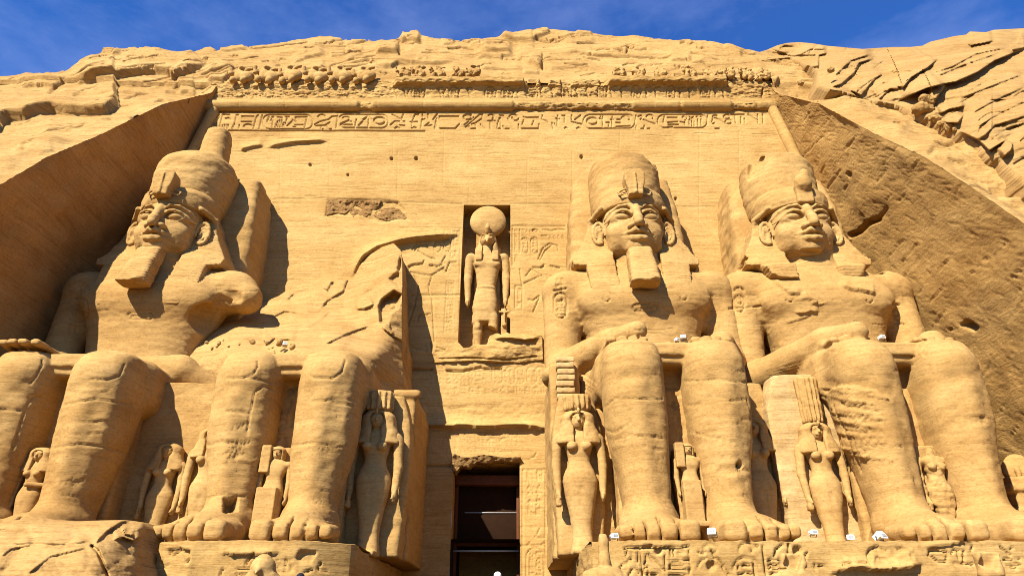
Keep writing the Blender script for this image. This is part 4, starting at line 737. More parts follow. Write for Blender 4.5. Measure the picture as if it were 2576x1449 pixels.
def make_body(i, O):
    kz = .45 if i >= 2 else 0.
    full = i != 1
    v = Vol((-4.9, -11.6, -.2), (4.9, .4, 14.1 if full else 8.4), .06)
    for s in (-1, 1):
        xk, x0 = 1.50*s, 1.36*s
        v.loft([(-.1, x0, -8.05, .80, .95), (.9, x0, -7.95, .75, .92), (2.0, x0+.03*s, -7.85, .86, 1.02), (3.6, x0+.08*s, -7.75, 1.03, 1.25), (5.0, xk-.02*s, -7.7, 1.09, 1.38), (6.2, xk, -7.72, 1.08, 1.35), (6.95, xk, -7.5, .98, 1.1)], n=2.8, cap=.3)
        v.ell((xk, -7.4, 6.0), (1.06, 1.5, 1.12), .2)                                     # rounded knee
        v.cone((xk, -7.0, 5.85), (1.85*s, -2.6, 5.8), 1.02, 1.5, .3)                       # thigh
        v.ell((xk-.05*s, -8.95, 5.75), (.55, .26, .6), .2)                                   # knee cap
        v.cone((x0+.2*s, -8.95, 4.9), (x0+.05*s, -8.75, 1.4), .22, .16, .4)                # shin ridge
        v.ell((x0+.85*s, -7.9, 4.4), (.3, .8, 1.6), .4)                                     # calf
        v.ell((x0-.68*s, -8.0, .95), (.28, .4, .35), .2); v.ell((x0+.68*s, -8.0, .85), (.26, .4, .32), .2)
        # foot: instep wedge, ball and five toes
        v.cone((x0, -8.2, .75), (x0+.12*s, -9.9, .30), .86, .66, .35, sq=(1.08, 1, .9)); v.ell((x0+.12*s, -9.85, .2), (1.16, .9, .58), .3); v.ell((x0, -7.3, .3), (.85, .9, .7), .3)
        if not (i == 3 and s == 1) or True:
            for q, (tx, ln, r_) in enumerate([(-.78, .95, .35), (-.19, .86, .26), (.28, .74, .245), (.69, .58, .23), (1.04, .38, .21)]):
                tx = tx*s if True else tx
                xx = x0+.12*s+tx; v.cone((xx*.985, -9.3, .42), (xx, -10.2, .33), r_*1.05, r_*.9, .2); v.box((xx, -10.25-.28*ln, .30), (r_, .32*ln+.12, r_*.92), r_*.62, .05)
            for gx_ in (-.47, .045, .485, .865): gx_ = gx_*s; v.box((x0+.12*s+gx_, -10.95, .35), (.028, .62, .6), .02, .06, True)
    # lap, kilt and hips
    v.box((0, -4.9, 6.45), (1.6, 3.3, .42), .18, .12); v.box((0, -7.9, 6.6), (.7, .45, .26), .05, .02); v.box((0, -3.0, 6.0), (3.2, 2.2, 1.15), .8, .3); v.box((0, -4.3, 6.05), (2.75, 3.0, 1.0), .5, .3)
    if full:
        v.loft([(6.3, 0, -2.75, 2.75, 1.7), (7.6, 0, -2.75, 2.5, 1.5), (8.8, 0, -2.75, 2.5, 1.45), (10.0, 0, -2.8, 2.75, 1.55), (11.0, 0, -2.85, 3.1, 1.7), (12.0, 0, -2.75, 3.25, 1.6), (12.8, 0, -2.6, 3.0, 1.3), (13.35, 0, -2.5, 2.1, 1.0)], n=2.7, k=.2, cap=.3)
        for s in (-1, 1):
            v.ell((1.45*s, -3.85, 11.2), (1.5, .52, .8), .45)
            broken = (i == 0 and s == 1)
            v.ell((3.4*s, -2.6, 12.2), (1.15, 1.1, .98), .45)
            if broken:
                v.cone((3.5*s, -2.7, 12.1), (4.25, -3.0, 11.65), .9, .74, .3); v.ell((3.3, -3.6, 10.2), (1.3, .9, .8), .12, True, (.2, .4, 0)); v.ell((3.95, -4.2, 11.35), (.72, .75, .5), .04, True, (.2, .5, .3)); v.box((3.5, -3.9, 11.0), (.35, .6, .3), .03, .04, True, (.5, .3, .4))
            else:
                v.cone((3.7*s, -2.6, 12.0), (3.8*s, -2.85, 8.2), .88, .80, .35)
                if i == 2 and s == -1:   # forearm lifted clear of the thigh, elbow broken underneath
                    v.cone((3.75*s, -3.2, 7.6), (2.0*s, -6.0, 7.75), .80, .62, .25); v.cone((2.0*s, -6.0, 7.75), (1.2*s, -7.6, 7.6), .62, .42, .2); v.ell((-3.9, -4.3, 6.9), (.85, .9, .55), .2)
                elif i == 3 and s == -1:
                    v.cone((3.6*s, -3.3, 7.1), (1.9*s, -6.6, 7.55), .78, .6, .25); v.cone((1.9*s, -6.6, 7.55), (1.3*s, -8.0, 7.4), .6, .4, .2)
                else:
                    v.cone((3.75*s, -3.0, 7.9), (2.35*s, -6.6, 7.45), .74, .55, .3)
                v.box((1.7*s, -7.1 if i == 0 else -6.5, 7.18), (.74, .8, .16), .15, .12)
                hy = -8.25 if i == 0 else -7.4
                for q in range(4): v.box(((1.6+(q-1.5)*.40)*s, hy+abs(q-1.4)*.1, 7.12), (.185, .75, .12), .1, .02)
                v.chain([(.9*s, -6.8, 7.2), (.82*s, -7.4, 7.1)], [.2, .16], .06)
        v.cone((0, -2.75, 12.4), (0, -2.95, 13.9), 1.3, 1.15, .35); v.ell((0, -4.4, 8.2), (.14, .2, .2), .08, True)
        if i == 0: v.cone((-1.2, -5.6, 7.25), (2.9, -5.2, 7.35), .34, .62, .12); v.cone((2.9, -5.2, 7.2), (4.2, -4.6, 6.6), .62, .5, .15)
    if i == 3: v.ell((2.5, -2.9, 12.9), (.9, .9, .4), .1, True)
    if i == 2: v.ell((-3.9, -4.2, 6.15), (.8, 1.0, .45), .1, True)
    v.noise(.014, (.6, .6, .9), 3, i*3, .4, O); v.noise(.012, (3, 3, 5), 3, i*3+1, .3, O)
    return v
def make_head(i, O):
    v = Vol((-2.3, -5.5, 12.3), (2.3, -.9, 18.0), .038)
    v.ell((0, -2.95, 15.95), (1.46, 1.66, 2.0)); v.ell((0, -3.3, 16.2), (1.36, 1.22, .9), .3); v.ell((0, -3.15, 14.85), (1.22, 1.32, 1.0), .4); v.ell((0, -3.75, 15.35), (1.22, .78, 1.05), .35)
    for s in (-1, 1): v.ell((.74*s, -4.02, 15.05), (.5, .36, .42), .3); v.ell((.85*s, -3.5, 14.55), (.4, .6, .4), .3)
    v.ell((0, -4.2, 14.2), (.55, .42, .36), .28); v.ell((0, -4.32, 14.62), (.62, .34, .4), .25); v.cone((0, -2.7, 12.3), (0, -2.75, 14.2), 1.05, 1.0, .2)
    for s in (-1, 1):
        ey = lambda x, z: -4.0-.56*math.sqrt(max(.04, 1-((x-.66)/.60)**2-((z-15.8)/.42)**2))
        v.ell((.66*s, -4.0, 15.80), (.58, .56, .40), .05)
        v.chain([(.10*s, -4.52, 16.02), (.38*s, -4.60, 16.20), (.70*s, -4.56, 16.22), (1.0*s, -4.36, 16.14)], [.05, .07, .07, .05], .04, True)
        v.ell((.66*s, -4.66, 15.77), (.53, .40, .225), .01, True); v.ell((.65*s, -4.11, 15.81), (.50, .47, .27), .0)
        up = [(.14, 15.73), (.24, 15.86), (.44, 15.98), (.68, 16.02), (.92, 15.96), (1.10, 15.86), (1.22, 15.78)]; lo = [(.14, 15.72), (.26, 15.64), (.46, 15.59), (.68, 15.575), (.92, 15.61), (1.10, 15.69), (1.22, 15.77)]
        v.chain([(.12*s, -4.52, 15.73), (.24*s, -4.58, 15.88), (.44*s, -4.64, 16.00), (.68*s, -4.62, 16.04), (.92*s, -4.50, 15.98), (1.10*s, -4.30, 15.87), (1.24*s, -4.08, 15.77), (1.44*s, -3.78, 15.74)], [.05, .06, .07, .07, .07, .06, .05, .045], .01)
        v.chain([(.14*s, -4.48, 15.71), (.26*s, -4.46, 15.63), (.46*s, -4.45, 15.575), (.68*s, -4.42, 15.56), (.92*s, -4.32, 15.60), (1.10*s, -4.20, 15.68), (1.22*s, -4.08, 15.76)], .035, .01)

        v.chain([(.16*s, -4.60, 16.12), (.45*s, -4.64, 16.33), (.8*s, -4.46, 16.36), (1.15*s, -4.09, 16.24), (1.42*s, -3.65, 16.05)], [.06, .065, .06, .055, .04], .04)
        v.ell((.30*s, -4.70, 15.10), (.20, .24, .17), .07); v.ell((.19*s, -4.84, 14.97), (.10, .13, .06), .03, True)
    v.chain([(0, -4.50, 16.5), (0, -4.68, 15.95), (0, -4.94, 15.38), (0, -5.02, 15.14)], [.16, .18, .21, .21], .13)
    v.chain([(-.68, -4.34, 14.79), (-.40, -4.64, 14.78), (-.14, -4.80, 14.87), (0, -4.80, 14.82), (.14, -4.80, 14.87), (.40, -4.64, 14.78), (.68, -4.34, 14.79)], [.06, .11, .125, .11, .125, .11, .06], .05)
    v.chain([(-.60, -4.36, 14.65), (-.28, -4.63, 14.49), (0, -4.71, 14.45), (.28, -4.63, 14.49), (.60, -4.36, 14.65)], [.06, .14, .155, .14, .06], .05)
    v.chain([(-.74, -4.42, 14.74), (-.36, -4.82, 14.645), (0, -4.96, 14.66), (.36, -4.82, 14.645), (.74, -4.42, 14.74)], [.05, .035, .035, .035, .05], .03, True)
    v.chain([(0, -4.9, 15.0), (0, -4.85, 14.88)], .05, .05, True)
    for s in (-1, 1):                                        # ears set forward of the headcloth
        c = np.array([1.68*s, -3.30, 15.42]); e1 = np.array([.29*s, .05, 0]); e2 = np.array([0, .03, .60])
        v.ell(c, (.29, .2, .58), .05); P = [c+np.array([0, -.16, 0])+e1*math.cos(a)+e2*math.sin(a) for a in np.linspace(-1.9, 3.4, 14)]; v.chain(P, [.09]*11+[.08, .07, .05], .04)
        P = [c+np.array([0, -.17, 0])+.5*e1*math.cos(a)+.55*e2*math.sin(a)+np.array([.02*s, 0, .02]) for a in np.linspace(-1.2, 2.6, 8)]; v.chain(P, .05, .03); v.ell(c+(.02*s, -.24, -.08), (.12, .12, .2), .06, True); v.ell(c+(-.06*s, -.13, -.42), (.15, .14, .14), .05)
    if i == 3:
        v.box((0, -4.6, 13.72), (.9, .5, .2), .08, .06, True, (.25, .1, 0))
    v.noise(.012, (2.2, 2.2, 3.5), 3, i, .3, O); return v
def make_nemes(i, O):
    v = Vol((-3.3, -5.6, 10.3), (3.3, -.2, 18.1), .055)
    v.loft([(15.9, 0, -2.55, 1.72, 1.6), (16.5, 0, -2.70, 1.72, 1.88), (17.0, 0, -2.70, 1.80, 1.90), (17.5, 0, -2.6, 1.78, 1.82), (17.95, 0, -2.3, 1.55, 1.5)], n=2.15, cap=.12)
    v.box((0, -4.6, 15.46), (1.62, 1.75, 1.02), .1, .03, True)
    for s in (-1, 1):
        v.cone((1.56*s, -3.85, 16.6), (2.0*s, -3.1, 16.35), .12, .16, .1)                     # fold curling over the ear
        v.cone((2.0*s, -3.1, 16.35), (2.2*s, -2.95, 15.6), .14, .08, .1)
    zb = [11.15, 0, 11.45, 12.5][i]; zz_ = [zb-.02, zb, zb+.25, zb+.7, 13.45, 13.6, 13.95, 14.5, 15.2, 15.9, 16.5, 17.0]
    xo = [1.5, 1.75, 2.15, 2.35, 2.42, 2.95, 3.05, 2.78, 2.42, 2.12, 1.92, 1.7]; xi = [.98, .98, 1.0, 1.02, 1.08, 1.1, 1.12, 1.0, .6, .3, .1, 0]
    yf_ = [-4.46, -4.50, -4.50, -4.48, -4.08, -4.03, -3.88, -3.56, -3.36, -3.24, -3.1, -2.9]; yk = [-3.7]*4+[-3.3, -1.3]+[-1.3]*6
    def cloth(X, Y, Z):
        I = lambda q: np.interp(Z, zz_, q).astype(np.float32); aX = np.abs(X)
        side = np.clip((aX-1.3)/1.6, 0, 1)**2*.35                                 # cloth falls back towards its edges
        d = np.maximum(np.maximum(I(yf_)+side-Y, Y-I(yk)), np.maximum((I(xi)-aX), (aX-I(xo))*.85)); return np.maximum(d, np.maximum(zb-Z, Z-17.0))
    v.put(cloth, (-3.1, -4.8, zb), (3.1, -1.2, 17.0), .06)
    if i == 3:
        v.ell((-3.1, -2.9, 14.1), (.6, .7, .3), .1, True, (0, .4, 0)); v.ell((-2.6, -2.9, 16.2), (.5, .5, .35), .1, True, (0, .6, 0)); v.box((1.8, -5.1, 12.5), (1.2, .9, .75), .3, .25, True, (.25, .12, 0)); v.ell((-2.75, -3.0, 15.2), (.35, .5, .2), .05, True)
    if i == 2: v.ell((-2.6, -2.9, 16.0), (.4, .5, .3), .1, True, (0, .5, 0)); v.ell((-3.0, -2.6, 13.5), (.3, .6, .35), .06, True)
    v.noise(.02, (1.8, 1.8, 3), 3, i+20, .35, O); return v
def make_crown(i, O):
    v = Vol((-2.6, -5.2, 16.9), (2.6, -.2, 22.9), .07)
    if i == 0:
        v.loft([(17.2, 0, -2.2, 1.76, 1.78), (18.0, 0, -2.15, 1.88, 1.9), (19.1, .05, -2.1, 1.98, 2.0), (19.9, .1, -2.1, 1.90, 1.92), (20.35, .2, -2.05, 1.55, 1.6), (20.7, .3, -2.0, 1.05, 1.1)], n=2.2, cap=.3)
        v.loft([(20.3, .45, -1.9, .95, .95), (21.0, .5, -1.9, .76, .78), (22.2, .5, -1.85, .70, .7), (22.95, .5, -1.85, .60, .62)], n=2.5, k=.12, cap=.06)
    else:
        v.loft([(17.2, 0, -2.1, 1.74, 1.75), (18.2, 0, -2.05, 1.84, 1.85), (19.4, 0, -2.0, 1.86, 1.88), (20.2, 0, -2.0, 1.80, 1.84)], n=2.1, cap=.18)
        v.ell((0, -2.0, 20.65), (1.5, 1.5, .7), .08, True)
        if i == 2: v.box((1.5, -3.5, 20.0), (.5, .6, .35), .1, .08, True, (.3, .5, .4)); v.ell((1.2, -2.2, 20.4), (.8, 2.0, .35), .1, True)
        else: v.box((-1.65, -3.2, 19.75), (.45, .5, .6), .1, .05, True, (.2, .3, .5)); v.ell((1.4, -3.1, 20.45), (1.2, 1.6, .5), .15, True)
    v.noise(.03, (.9, .9, 1.8), 4, i+40, .4, O); return v
def make_uraeus(i):
    v = Vol((-1., -5.9, 16.1), (1., -4.0, 18.5), .045)
    if i == 3: v.ell((0, -4.75, 17.5), (.42, .35, .5)); v.ell((.1, -4.8, 17.9), (.25, .3, .35), .1); v.box((0, -4.6, 16.9), (.4, .2, .5), .1, .1)
    else:
        v.prism([(-.34, 16.68), (.34, 16.68), (.37, 17.0), (.50, 17.55), (.50, 17.95), (.3, 18.15), (-.3, 18.15), (-.50, 17.95), (-.50, 17.55), (-.37, 17.0)], -5.08, -4.3, r=.06); v.chain([(-.35, -4.75, 16.95), (-.7, -4.68, 16.85), (-.8, -4.6, 17.05), (-.45, -4.7, 17.2)], .045, .03); v.chain([(.35, -4.75, 16.95), (.7, -4.68, 16.85), (.8, -4.6, 17.05), (.45, -4.7, 17.2)], .045, .03)
        v.box((0, -5.1, 17.3), (.06, .06, .6), .04, .04); 
    v.noise(.02, (3, 3, 3), 3, i, .3); return v
def make_beard(i):
    v = Vol((-1.0, -6.6, 11.1), (1.0, -3.6, 14.3), .05)
    v.loft([(11.8, 0, -5.15, .66, .48), (12.5, 0, -4.92, .63, .46), (13.3, 0, -4.62, .59, .43), (14.0, 0, -4.35, .55, .38)], n=5, cap=.06); v.ell((.5, -5.6, 11.75), (.35, .3, .2), .05, True)
    v.noise(.03, (2, 2, 3), 3, i+3, .3); return v
def ridged(o, per, amp, zoff=0., cond=None):                 # carved horizontal stripes
    me = o.data; n = len(me.vertices); c = np.zeros(n*3, np.float32); me.vertices.foreach_get("co", c); c = c.reshape(-1, 3); nn = np.zeros(n*3, np.float32); me.vertex_normals.foreach_get("vector", nn); nn = nn.reshape(-1, 3)
    s = np.sin((c[:, 2]-.18*c[:, 1]*0)*2*np.pi/per+zoff); a = amp*(sm(-.2, .8, s)-.5)
    if cond is not None: a = a*cond(c)
    c += nn*a[:, None]; me.vertices.foreach_set("co", c.ravel()); me.update()
def make_throne(i, O):
    v = Vol((-4.6, -7.9, -.1), (4.6, 1.2, 20.6 if i != 1 else 9.8), .10)
    v.box((0, -2.65, 2.7), (3.35, 3.35, 2.8), .1); v.box((0, -3.2, 2.7), (2.2, 3.9, 2.8), .08); v.box((0, -6.7, 2.9), (.95, .75, 2.9), .05, .02)
    v.box((0, -.35, 8.5), (3.15, 1.2, 3.2), .15, .1)
    if i != 1: v.loft([(8, 0, .1, 3.1, 1.6), (14, 0, -.1, 3.05, 1.6), (18.0, 0, -.1, 2.85, 1.5), (19.9, 0, .1, 2.6, 1.3)], n=8, k=.1, cap=.1)
    if i == 1: v.box((3.72, -2.2, 3.1), (.46, 2.4, 3.5), .1, .03); v.cone((3.25, -4.55, 6.45), (4.2, -4.55, 6.45), .2, .2, .05)
    if i == 2: v.box((-3.8, -2.6, 3.6), (.62, 2.6, 4.0), .1, .03)
    v.noise(.04, (.8, .8, 1.5), 3, i, .5, O); return v
LAB = ["seated colossus farthest left, beside the shaded side wall, one arm broken off at the shoulder",
       "colossus left of the doorway, broken off above the lap, only its legs and throne remaining",
       "seated stone colossus right of the doorway with intact face, long ribbed beard and flat-topped crown",
       "seated colossus farthest right, against the rough side wall, with no beard under its chin"]
colossi = []
for i, cxx in enumerate(CENT):
    O = (cxx, BASE_Y, BASE_Z); e = empty("seated_colossus", O, LAB[i], "statue", "seated colossi against the temple front"); colossi.append(e)
    solid("body", make_body(i, O), M_STAT, e, O, RS, .015, (.9, .9, 2.2), i, warp=(lambda z: z+(.45*sm(.8, 3.5, z)*(1-.999*sm(7.6, 11.5, z)))) if i >= 2 else None, xw=[-.3, 0, .1, 0][i])
    solid("throne", make_throne(i, O), M_STAT, e, O, RT, .02, (1, 1, 2), i, 1)
    if i == 2:
        bk = []
        for k in range(7):
            vb = Vol((-.6, -.5, -.25), (.6, .5, .25), .05); vb.box((r3.uniform(-.03, .03), 0, 0), (.37, .3, .115), .03); vb.noise(.02, (3, 3, 3), 3, k, .2); Vb, Qb, Nb = vb.mesh((cxx-3.8, BASE_Y-5.55+r3.uniform(-.05, .05), BASE_Z+6.0+k*.265)); bk.append((Vb, Qb))
        Vb, Qb = join(bk); o = mesh_obj("masonry_prop", Vb, Qb, M_PALE, loc=tuple(e.location)); o.parent = e; o.location = (0, 0, 0)
    if i == 1: continue
    H = (O[0]+[-.3, 0, -.05, -.41][i], O[1], O[2]+DH)
    solid("head", make_head(i, O), M_FACE, e, H, None, .012, (1.5, 1.5, 3), i)
    o = solid("headdress", make_nemes(i, O), M_STAT, e, H, None, .02, (1.5, 1.5, 3), i); ridged(o, .155, .018, 0, lambda c: (c[:, 2] < 15.9).astype(float))
    solid("crown", make_crown(i, O), M_STAT, e, H, None, .03, (1.2, 1.2, 3), i); solid("cobra_ornament", make_uraeus(i), M_STAT, e, H, None, .015)
    if i != 3: o = solid("beard", make_beard(i), M_FACE, e, H, None, .012); ridged(o, .15, .025, 0, lambda c: (c[:, 2] > 11.2).astype(float))
# ================================================================== platforms, terrace, doorway
tag(mesh_obj("terrace", *(lambda P: (P, grid_quads(120, 60)))(st3(*np.meshgrid(np.linspace(-40, 40, 120), np.linspace(17.6, 34, 60)), -.45)), stone("terrace_paving", (.15, .085, .03), bump=.3)), kind="structure")
RP = Relief(); RW = RP
P5 = crop(1480, 1380, 600, 2576); P6 = crop(2050, 1380, 667, 2576); P4 = crop(400, 1370, 600, 2576)
S(P5, ((780, 350), (800, 460), (840, 435)), ((845, 345), (850, 470)), ((915, 325), (915, 460)), ((935, 330), (960, 635)), ((1005, 400), (1030, 610)), ((1030, 380), (1210, 580)), ((975, 515), (1010, 460)), ((980, 610), (1120, 615)), ((975, 600), (990, 530), (1030, 530)), ((1215, 400), (1245, 635)), ((1285, 315), (1290, 400)), ((1320, 330), (1325, 400)),
  ((1265, 452), (1375, 455)), ((1390, 455), (1490, 450)), ((1270, 545), (1285, 505), (1500, 500)), ((1285, 545), (1510, 548)), ((1270, 612), (1495, 612), (1505, 570)), ((1500, 320), (1525, 560)), ((1740, 330), (1960, 635)), ((1060, 290), (750, 320), (1500, 300)), ((800, 635), (860, 540), (885, 540)), ((905, 545), (925, 600)), ((660, 635), (740, 500), (820, 495)), ((2050, 510), (2200, 508)), ((2050, 510), (2060, 550)), ((2060, 605), (2215, 600)), ((2235, 480), (2245, 635)),
  ((2335, 280), (2370, 635)), ((2390, 450), (2560, 455)), ((2400, 495), (2560, 498)), ((2400, 545), (2560, 545)), ((2410, 600), (2560, 605)), ((2480, 390), (2480, 340), (2560, 275)), ((2240, 280), (2280, 290), (2250, 310)), w=3.2, d=.16)
for cx, cy, rx, ry in ((1145, 345, 42, 40), (1750, 510, 52, 52)): RP.disc(P5((cx, cy))[0], rx*.22, .14)
A(P5, 1735, 330, 75, 60, 0, 360, 4, .05); A(P5, 2145, 320, 75, 60, 150, 400, 4.5, .07); A(P5, 1745, 540, 150, 120, 180, 370, 4, .08); A(P5, 2150, 540, 145, 120, 170, 350, 4, .08); A(P5, 1400, 370, 24, 22, 0, 360, 4, .07); A(P5, 1640, 350, 40, 34, 0, 180, 4.5, .08)
S(P6, ((165, 240), (165, 370)), ((15, 370), (40, 290), (110, 245)), ((0, 405), (110, 405)), ((0, 450), (90, 450)), ((0, 490), (85, 490)), ((0, 545), (90, 545)), ((360, 330), (270, 480)), ((430, 440), (440, 500)), ((475, 460), (545, 480)), ((700, 470), (720, 445), (785, 435)), ((830, 425), (935, 442)), ((1600, 350), (1610, 310), (1700, 305), (1800, 330), (1780, 420), (1690, 420), (1605, 350)), ((1840, 340), (1860, 295), (1945, 300)),
  ((1900, 310), (1910, 400)), ((1960, 310), (1960, 430)), ((1840, 445), (2060, 445)), ((2330, 270), (2440, 360)), ((2460, 270), (2440, 300)), ((2370, 400), (2530, 402)), ((2395, 450), (2550, 448)), ((2410, 488), (2510, 480)), ((2050, 260), (2035, 320)), w=3.2, d=.16)
RP.disc(P6((255, 305))[0], 11, .14)
RP.ledge(P6((560, 560), (700, 510), (860, 490), (1100, 520), (1240, 500), (1480, 470), (1560, 430)), .3, 26); RP.stroke(P6((975, 470), (965, 350), (1000, 290), (1080, 265)), 6, .1); RP.stroke(P6((985, 470), (978, 360), (1010, 305), (1090, 280)), 5, .08)
RP.area(P6((1000, 470), (1000, 330), (1080, 285), (1250, 270), (1440, 300), (1420, 470)), .04, 5, .12, 6); RP.ledge(P5((900, 305), (1280, 290), (1480, 300), (1530, 240)), .08, 14); RP.ledge(P6((1520, 280), (1700, 268), (2080, 200)), .1, 14)
S(P4, ((820, 590), (790, 678)), ((990, 590), (1080, 590)), ((1095, 588), (1145, 588)), ((975, 650), (1175, 650)), ((1185, 420), (1120, 480), (1080, 545)), ((1540, 490), (1545, 580)), ((1740, 640), (1840, 600)), ((1900, 600), (2010, 610)), ((1930, 530), (1900, 600)), ((120, 510), (130, 565), (205, 560)), w=3.4, d=.16)
A(P4, 360, 460, 90, 70, 180, 420, 4.5, .08); A(P4, 240, 430, 28, 24, 0, 300, 4, .07); RP.ledge(P4((110, 370), (330, 355), (460, 380), (440, 540), (350, 545)), .08, 16); RP.ledge(P4((770, 390), (840, 400), (830, 430), (940, 440), (1300, 430), (1500, 410)), .14, 20); scribble(P4, 1420, 470, 1640, 640, 8, 81, 3, .05); RP.area(P4((1690, 520), (1820, 530), (1890, 400), (1700, 380), (1650, 480)), .1, 4, .06, 3)
RW = RW_
def platform(x0, x1, name, slantL, slantR):
    v = np.array([(0, -4.2), (0, -.12), (.04, -.03), (.14, 0), (4, 0), (9, 0)])
    yF = 20.95; xs_ = np.linspace(x0, x1, int((x1-x0)/.045)); zs_ = np.linspace(-1.7, BASE_Z-.02, 80); X, Z = np.meshgrid(xs_, zs_)
    sl = np.where(X < x0+1.2, slantL*(x0+1.2-X)**1.5, 0)+np.where(X > x1-1.4, slantR*(X-x1+1.4)**1.6, 0); top = BASE_Z-.02-.10*np.abs(fbm(np.stack([xs_*.8, xs_*0, xs_*0], -1), oct=4, gain=.6, seed=x0))
    Z = -1.7+(top[None]+1.7)*(Z+1.7)/(BASE_Z+1.68); B = st3(X, yF+.05*(Z-BASE_Z)*-1+sl, Z); u, v_ = px(B); d = RP.get(u, v_)+.03*fbm(B, (.6, .6, 1), 5, .6, 2); B[..., 1] += d
    parts = [(B, grid_quads(len(xs_), 80))]
    t = np.linspace(0, 1, 60); X2, T2_ = np.meshgrid(xs_, t); F_ = B[-1]; Tt = st3(X2, F_[None, :, 1]+(33.2-F_[None, :, 1])*T2_**1.2, F_[None, :, 2]+(BASE_Z+.02-F_[None, :, 2])*sm(0, .1, T2_)); Tt[1:, :, 2] += .03*fbm(Tt[1:], (1, 1, 1), 3); parts.append((Tt, grid_quads(len(xs_), 60)))
    for col, fl in ((0, False), (-1, True)):
        E = B[:, col]; Tn, I = np.meshgrid(t, np.arange(80)); Sd = st3(E[I, 0]+0*Tn, E[I, 1]+(33.2-E[I, 1])*Tn, E[I, 2]+(0*Tn)); Sd[:, 1:, 0] += .12*fbm(Sd[:, 1:], (.8, .8, .8), 4, .6, 5); parts.append((Sd, grid_quads(60, 80, flip=fl)))
    return join(parts)
xl = float(at(868, 1372, 21)[0]); xr = float(at(1492, 1372, 21)[0]); x_l0 = float(at(372, 1372, 21)[0])
V, Q = platform(x_l0+.2, xl, "", .25, .5); tag(mesh_obj("platform", V, Q, M_WALL, loc=(-8, 21, -1.7)), "stone platform with worn carvings under the broken colossus, left of the doorway", "platform")
V, Q = platform(xr, 24, "", .3, 0); tag(mesh_obj("platform", V, Q, M_WALL, loc=(14, 21, -1.7)), "long stone platform carved with large hieroglyphs under the two right-hand colossi", "platform")
V, Q = platform(-26, x_l0-.9, "", 0, .2); tag(mesh_obj("platform", V, Q, M_WALL, loc=(-18, 21, -1.7)), "stone platform hidden behind the fallen boulder under the leftmost colossus", "platform")
# doorway joinery
def slab(name, x0, x1, y0, y1, z0, z1, mat, parent, label=None, bev=.02, nz_=0., seed=0, h=None):
    h = h or max(min(x1-x0, z1-z0, y1-y0)/4, .03); v = Vol((x0-.2, y0-.2, z0-.2), (x1+.2, y1+.2, z1+.2), h); v.box(((x0+x1)/2, (y0+y1)/2, (z0+z1)/2), ((x1-x0)/2, (y1-y0)/2, (z1-z0)/2), bev)
    if nz_: v.noise(nz_, (1.5, 1.5, 1.5), 4, seed, .3)
    return solid(name, v, mat, parent, (0, 0, 0), None, 0) if parent is None else solid(name, v, mat, parent, (0, 0, 0), None, 0)
def bx(name, x0, x1, y0, y1, z0, z1, mat, parent):
    P = np.array([(x, y, z) for z in (z0, z1) for y in (y0, y1) for x in (x0, x1)], float); Q = np.array([(0, 2, 3, 1), (4, 5, 7, 6), (0, 1, 5, 4), (2, 6, 7, 3), (0, 4, 6, 2), (1, 3, 7, 5)])
    o = mesh_obj(name, P, Q, mat, smooth=False, loc=tuple(parent.location)); o.parent = parent; o.location = (0, 0, 0); m = o.modifiers.new("bevel", 'BEVEL'); m.width = .015; m.segments = 2; return o
wood = plain("dark_wood", (.10, .032, .009), .6, 0, .4, 6.); dwood = plain("brown_boards", (.022, .0085, .002), .85, 0, .5, 3.); metal = plain("grey_metal_bar", (.35, .32, .28), .4, .6)
door = empty("entrance_door_frame", (0, 33.4, -.45), "dark timber frame with a boarded panel and metal crossbar filling the tall doorway", "door frame")
bx("lintel_beam", -1.54, 1.51, 33.3, 33.9, 6.15, 6.6, wood, door); bx("panel", -1.54, 1.51, 34.0, 34.12, 3.75, 6.15, dwood, door)
bx("panel_joint", -1.1, 1.51, 33.955, 33.998, 4.95, 5.0, metal, door); bx("transom_beam", -1.54, 1.51, 33.75, 34.0, 3.45, 3.72, wood, door); bx("metal_crossbar", -1.54, 1.51, 33.5, 33.58, 3.18, 3.27, metal, door)
for s in (-1, 1): bx("frame_post", (-1.55 if s < 0 else 1.38), (-1.4 if s < 0 else 1.52), 33.6, 34.0, -.45, 6.15, wood, door)
blk = plain("interior_shade_black", (.03, .02, .012), .95)  # near-black colour stands in for the unlit depth of the passage
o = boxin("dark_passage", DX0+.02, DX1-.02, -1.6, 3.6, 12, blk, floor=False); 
# broken lintel stone over the door
lint = sheet("broken_lintel", [(1138, 1148), (1142, 1140), (1160, 1148), (1180, 1150), (1215, 1143), (1240, 1146), (1275, 1150), (1310, 1148), (1310, 1164), (1275, 1160), (1245, 1158), (1230, 1166), (1200, 1161), (1180, 1175), (1160, 1172), (1146, 1190), (1138, 1180)],
             [(1140, 1150, 32.1), (1310, 1150, 32.2), (1220, 1145, 32.0), (1220, 1165, 32.3), (1140, 1185, 32.3), (1310, 1165, 32.4)], M_RED, 2.0, None, .08, (2, 2, 2), .6, 3, fac)
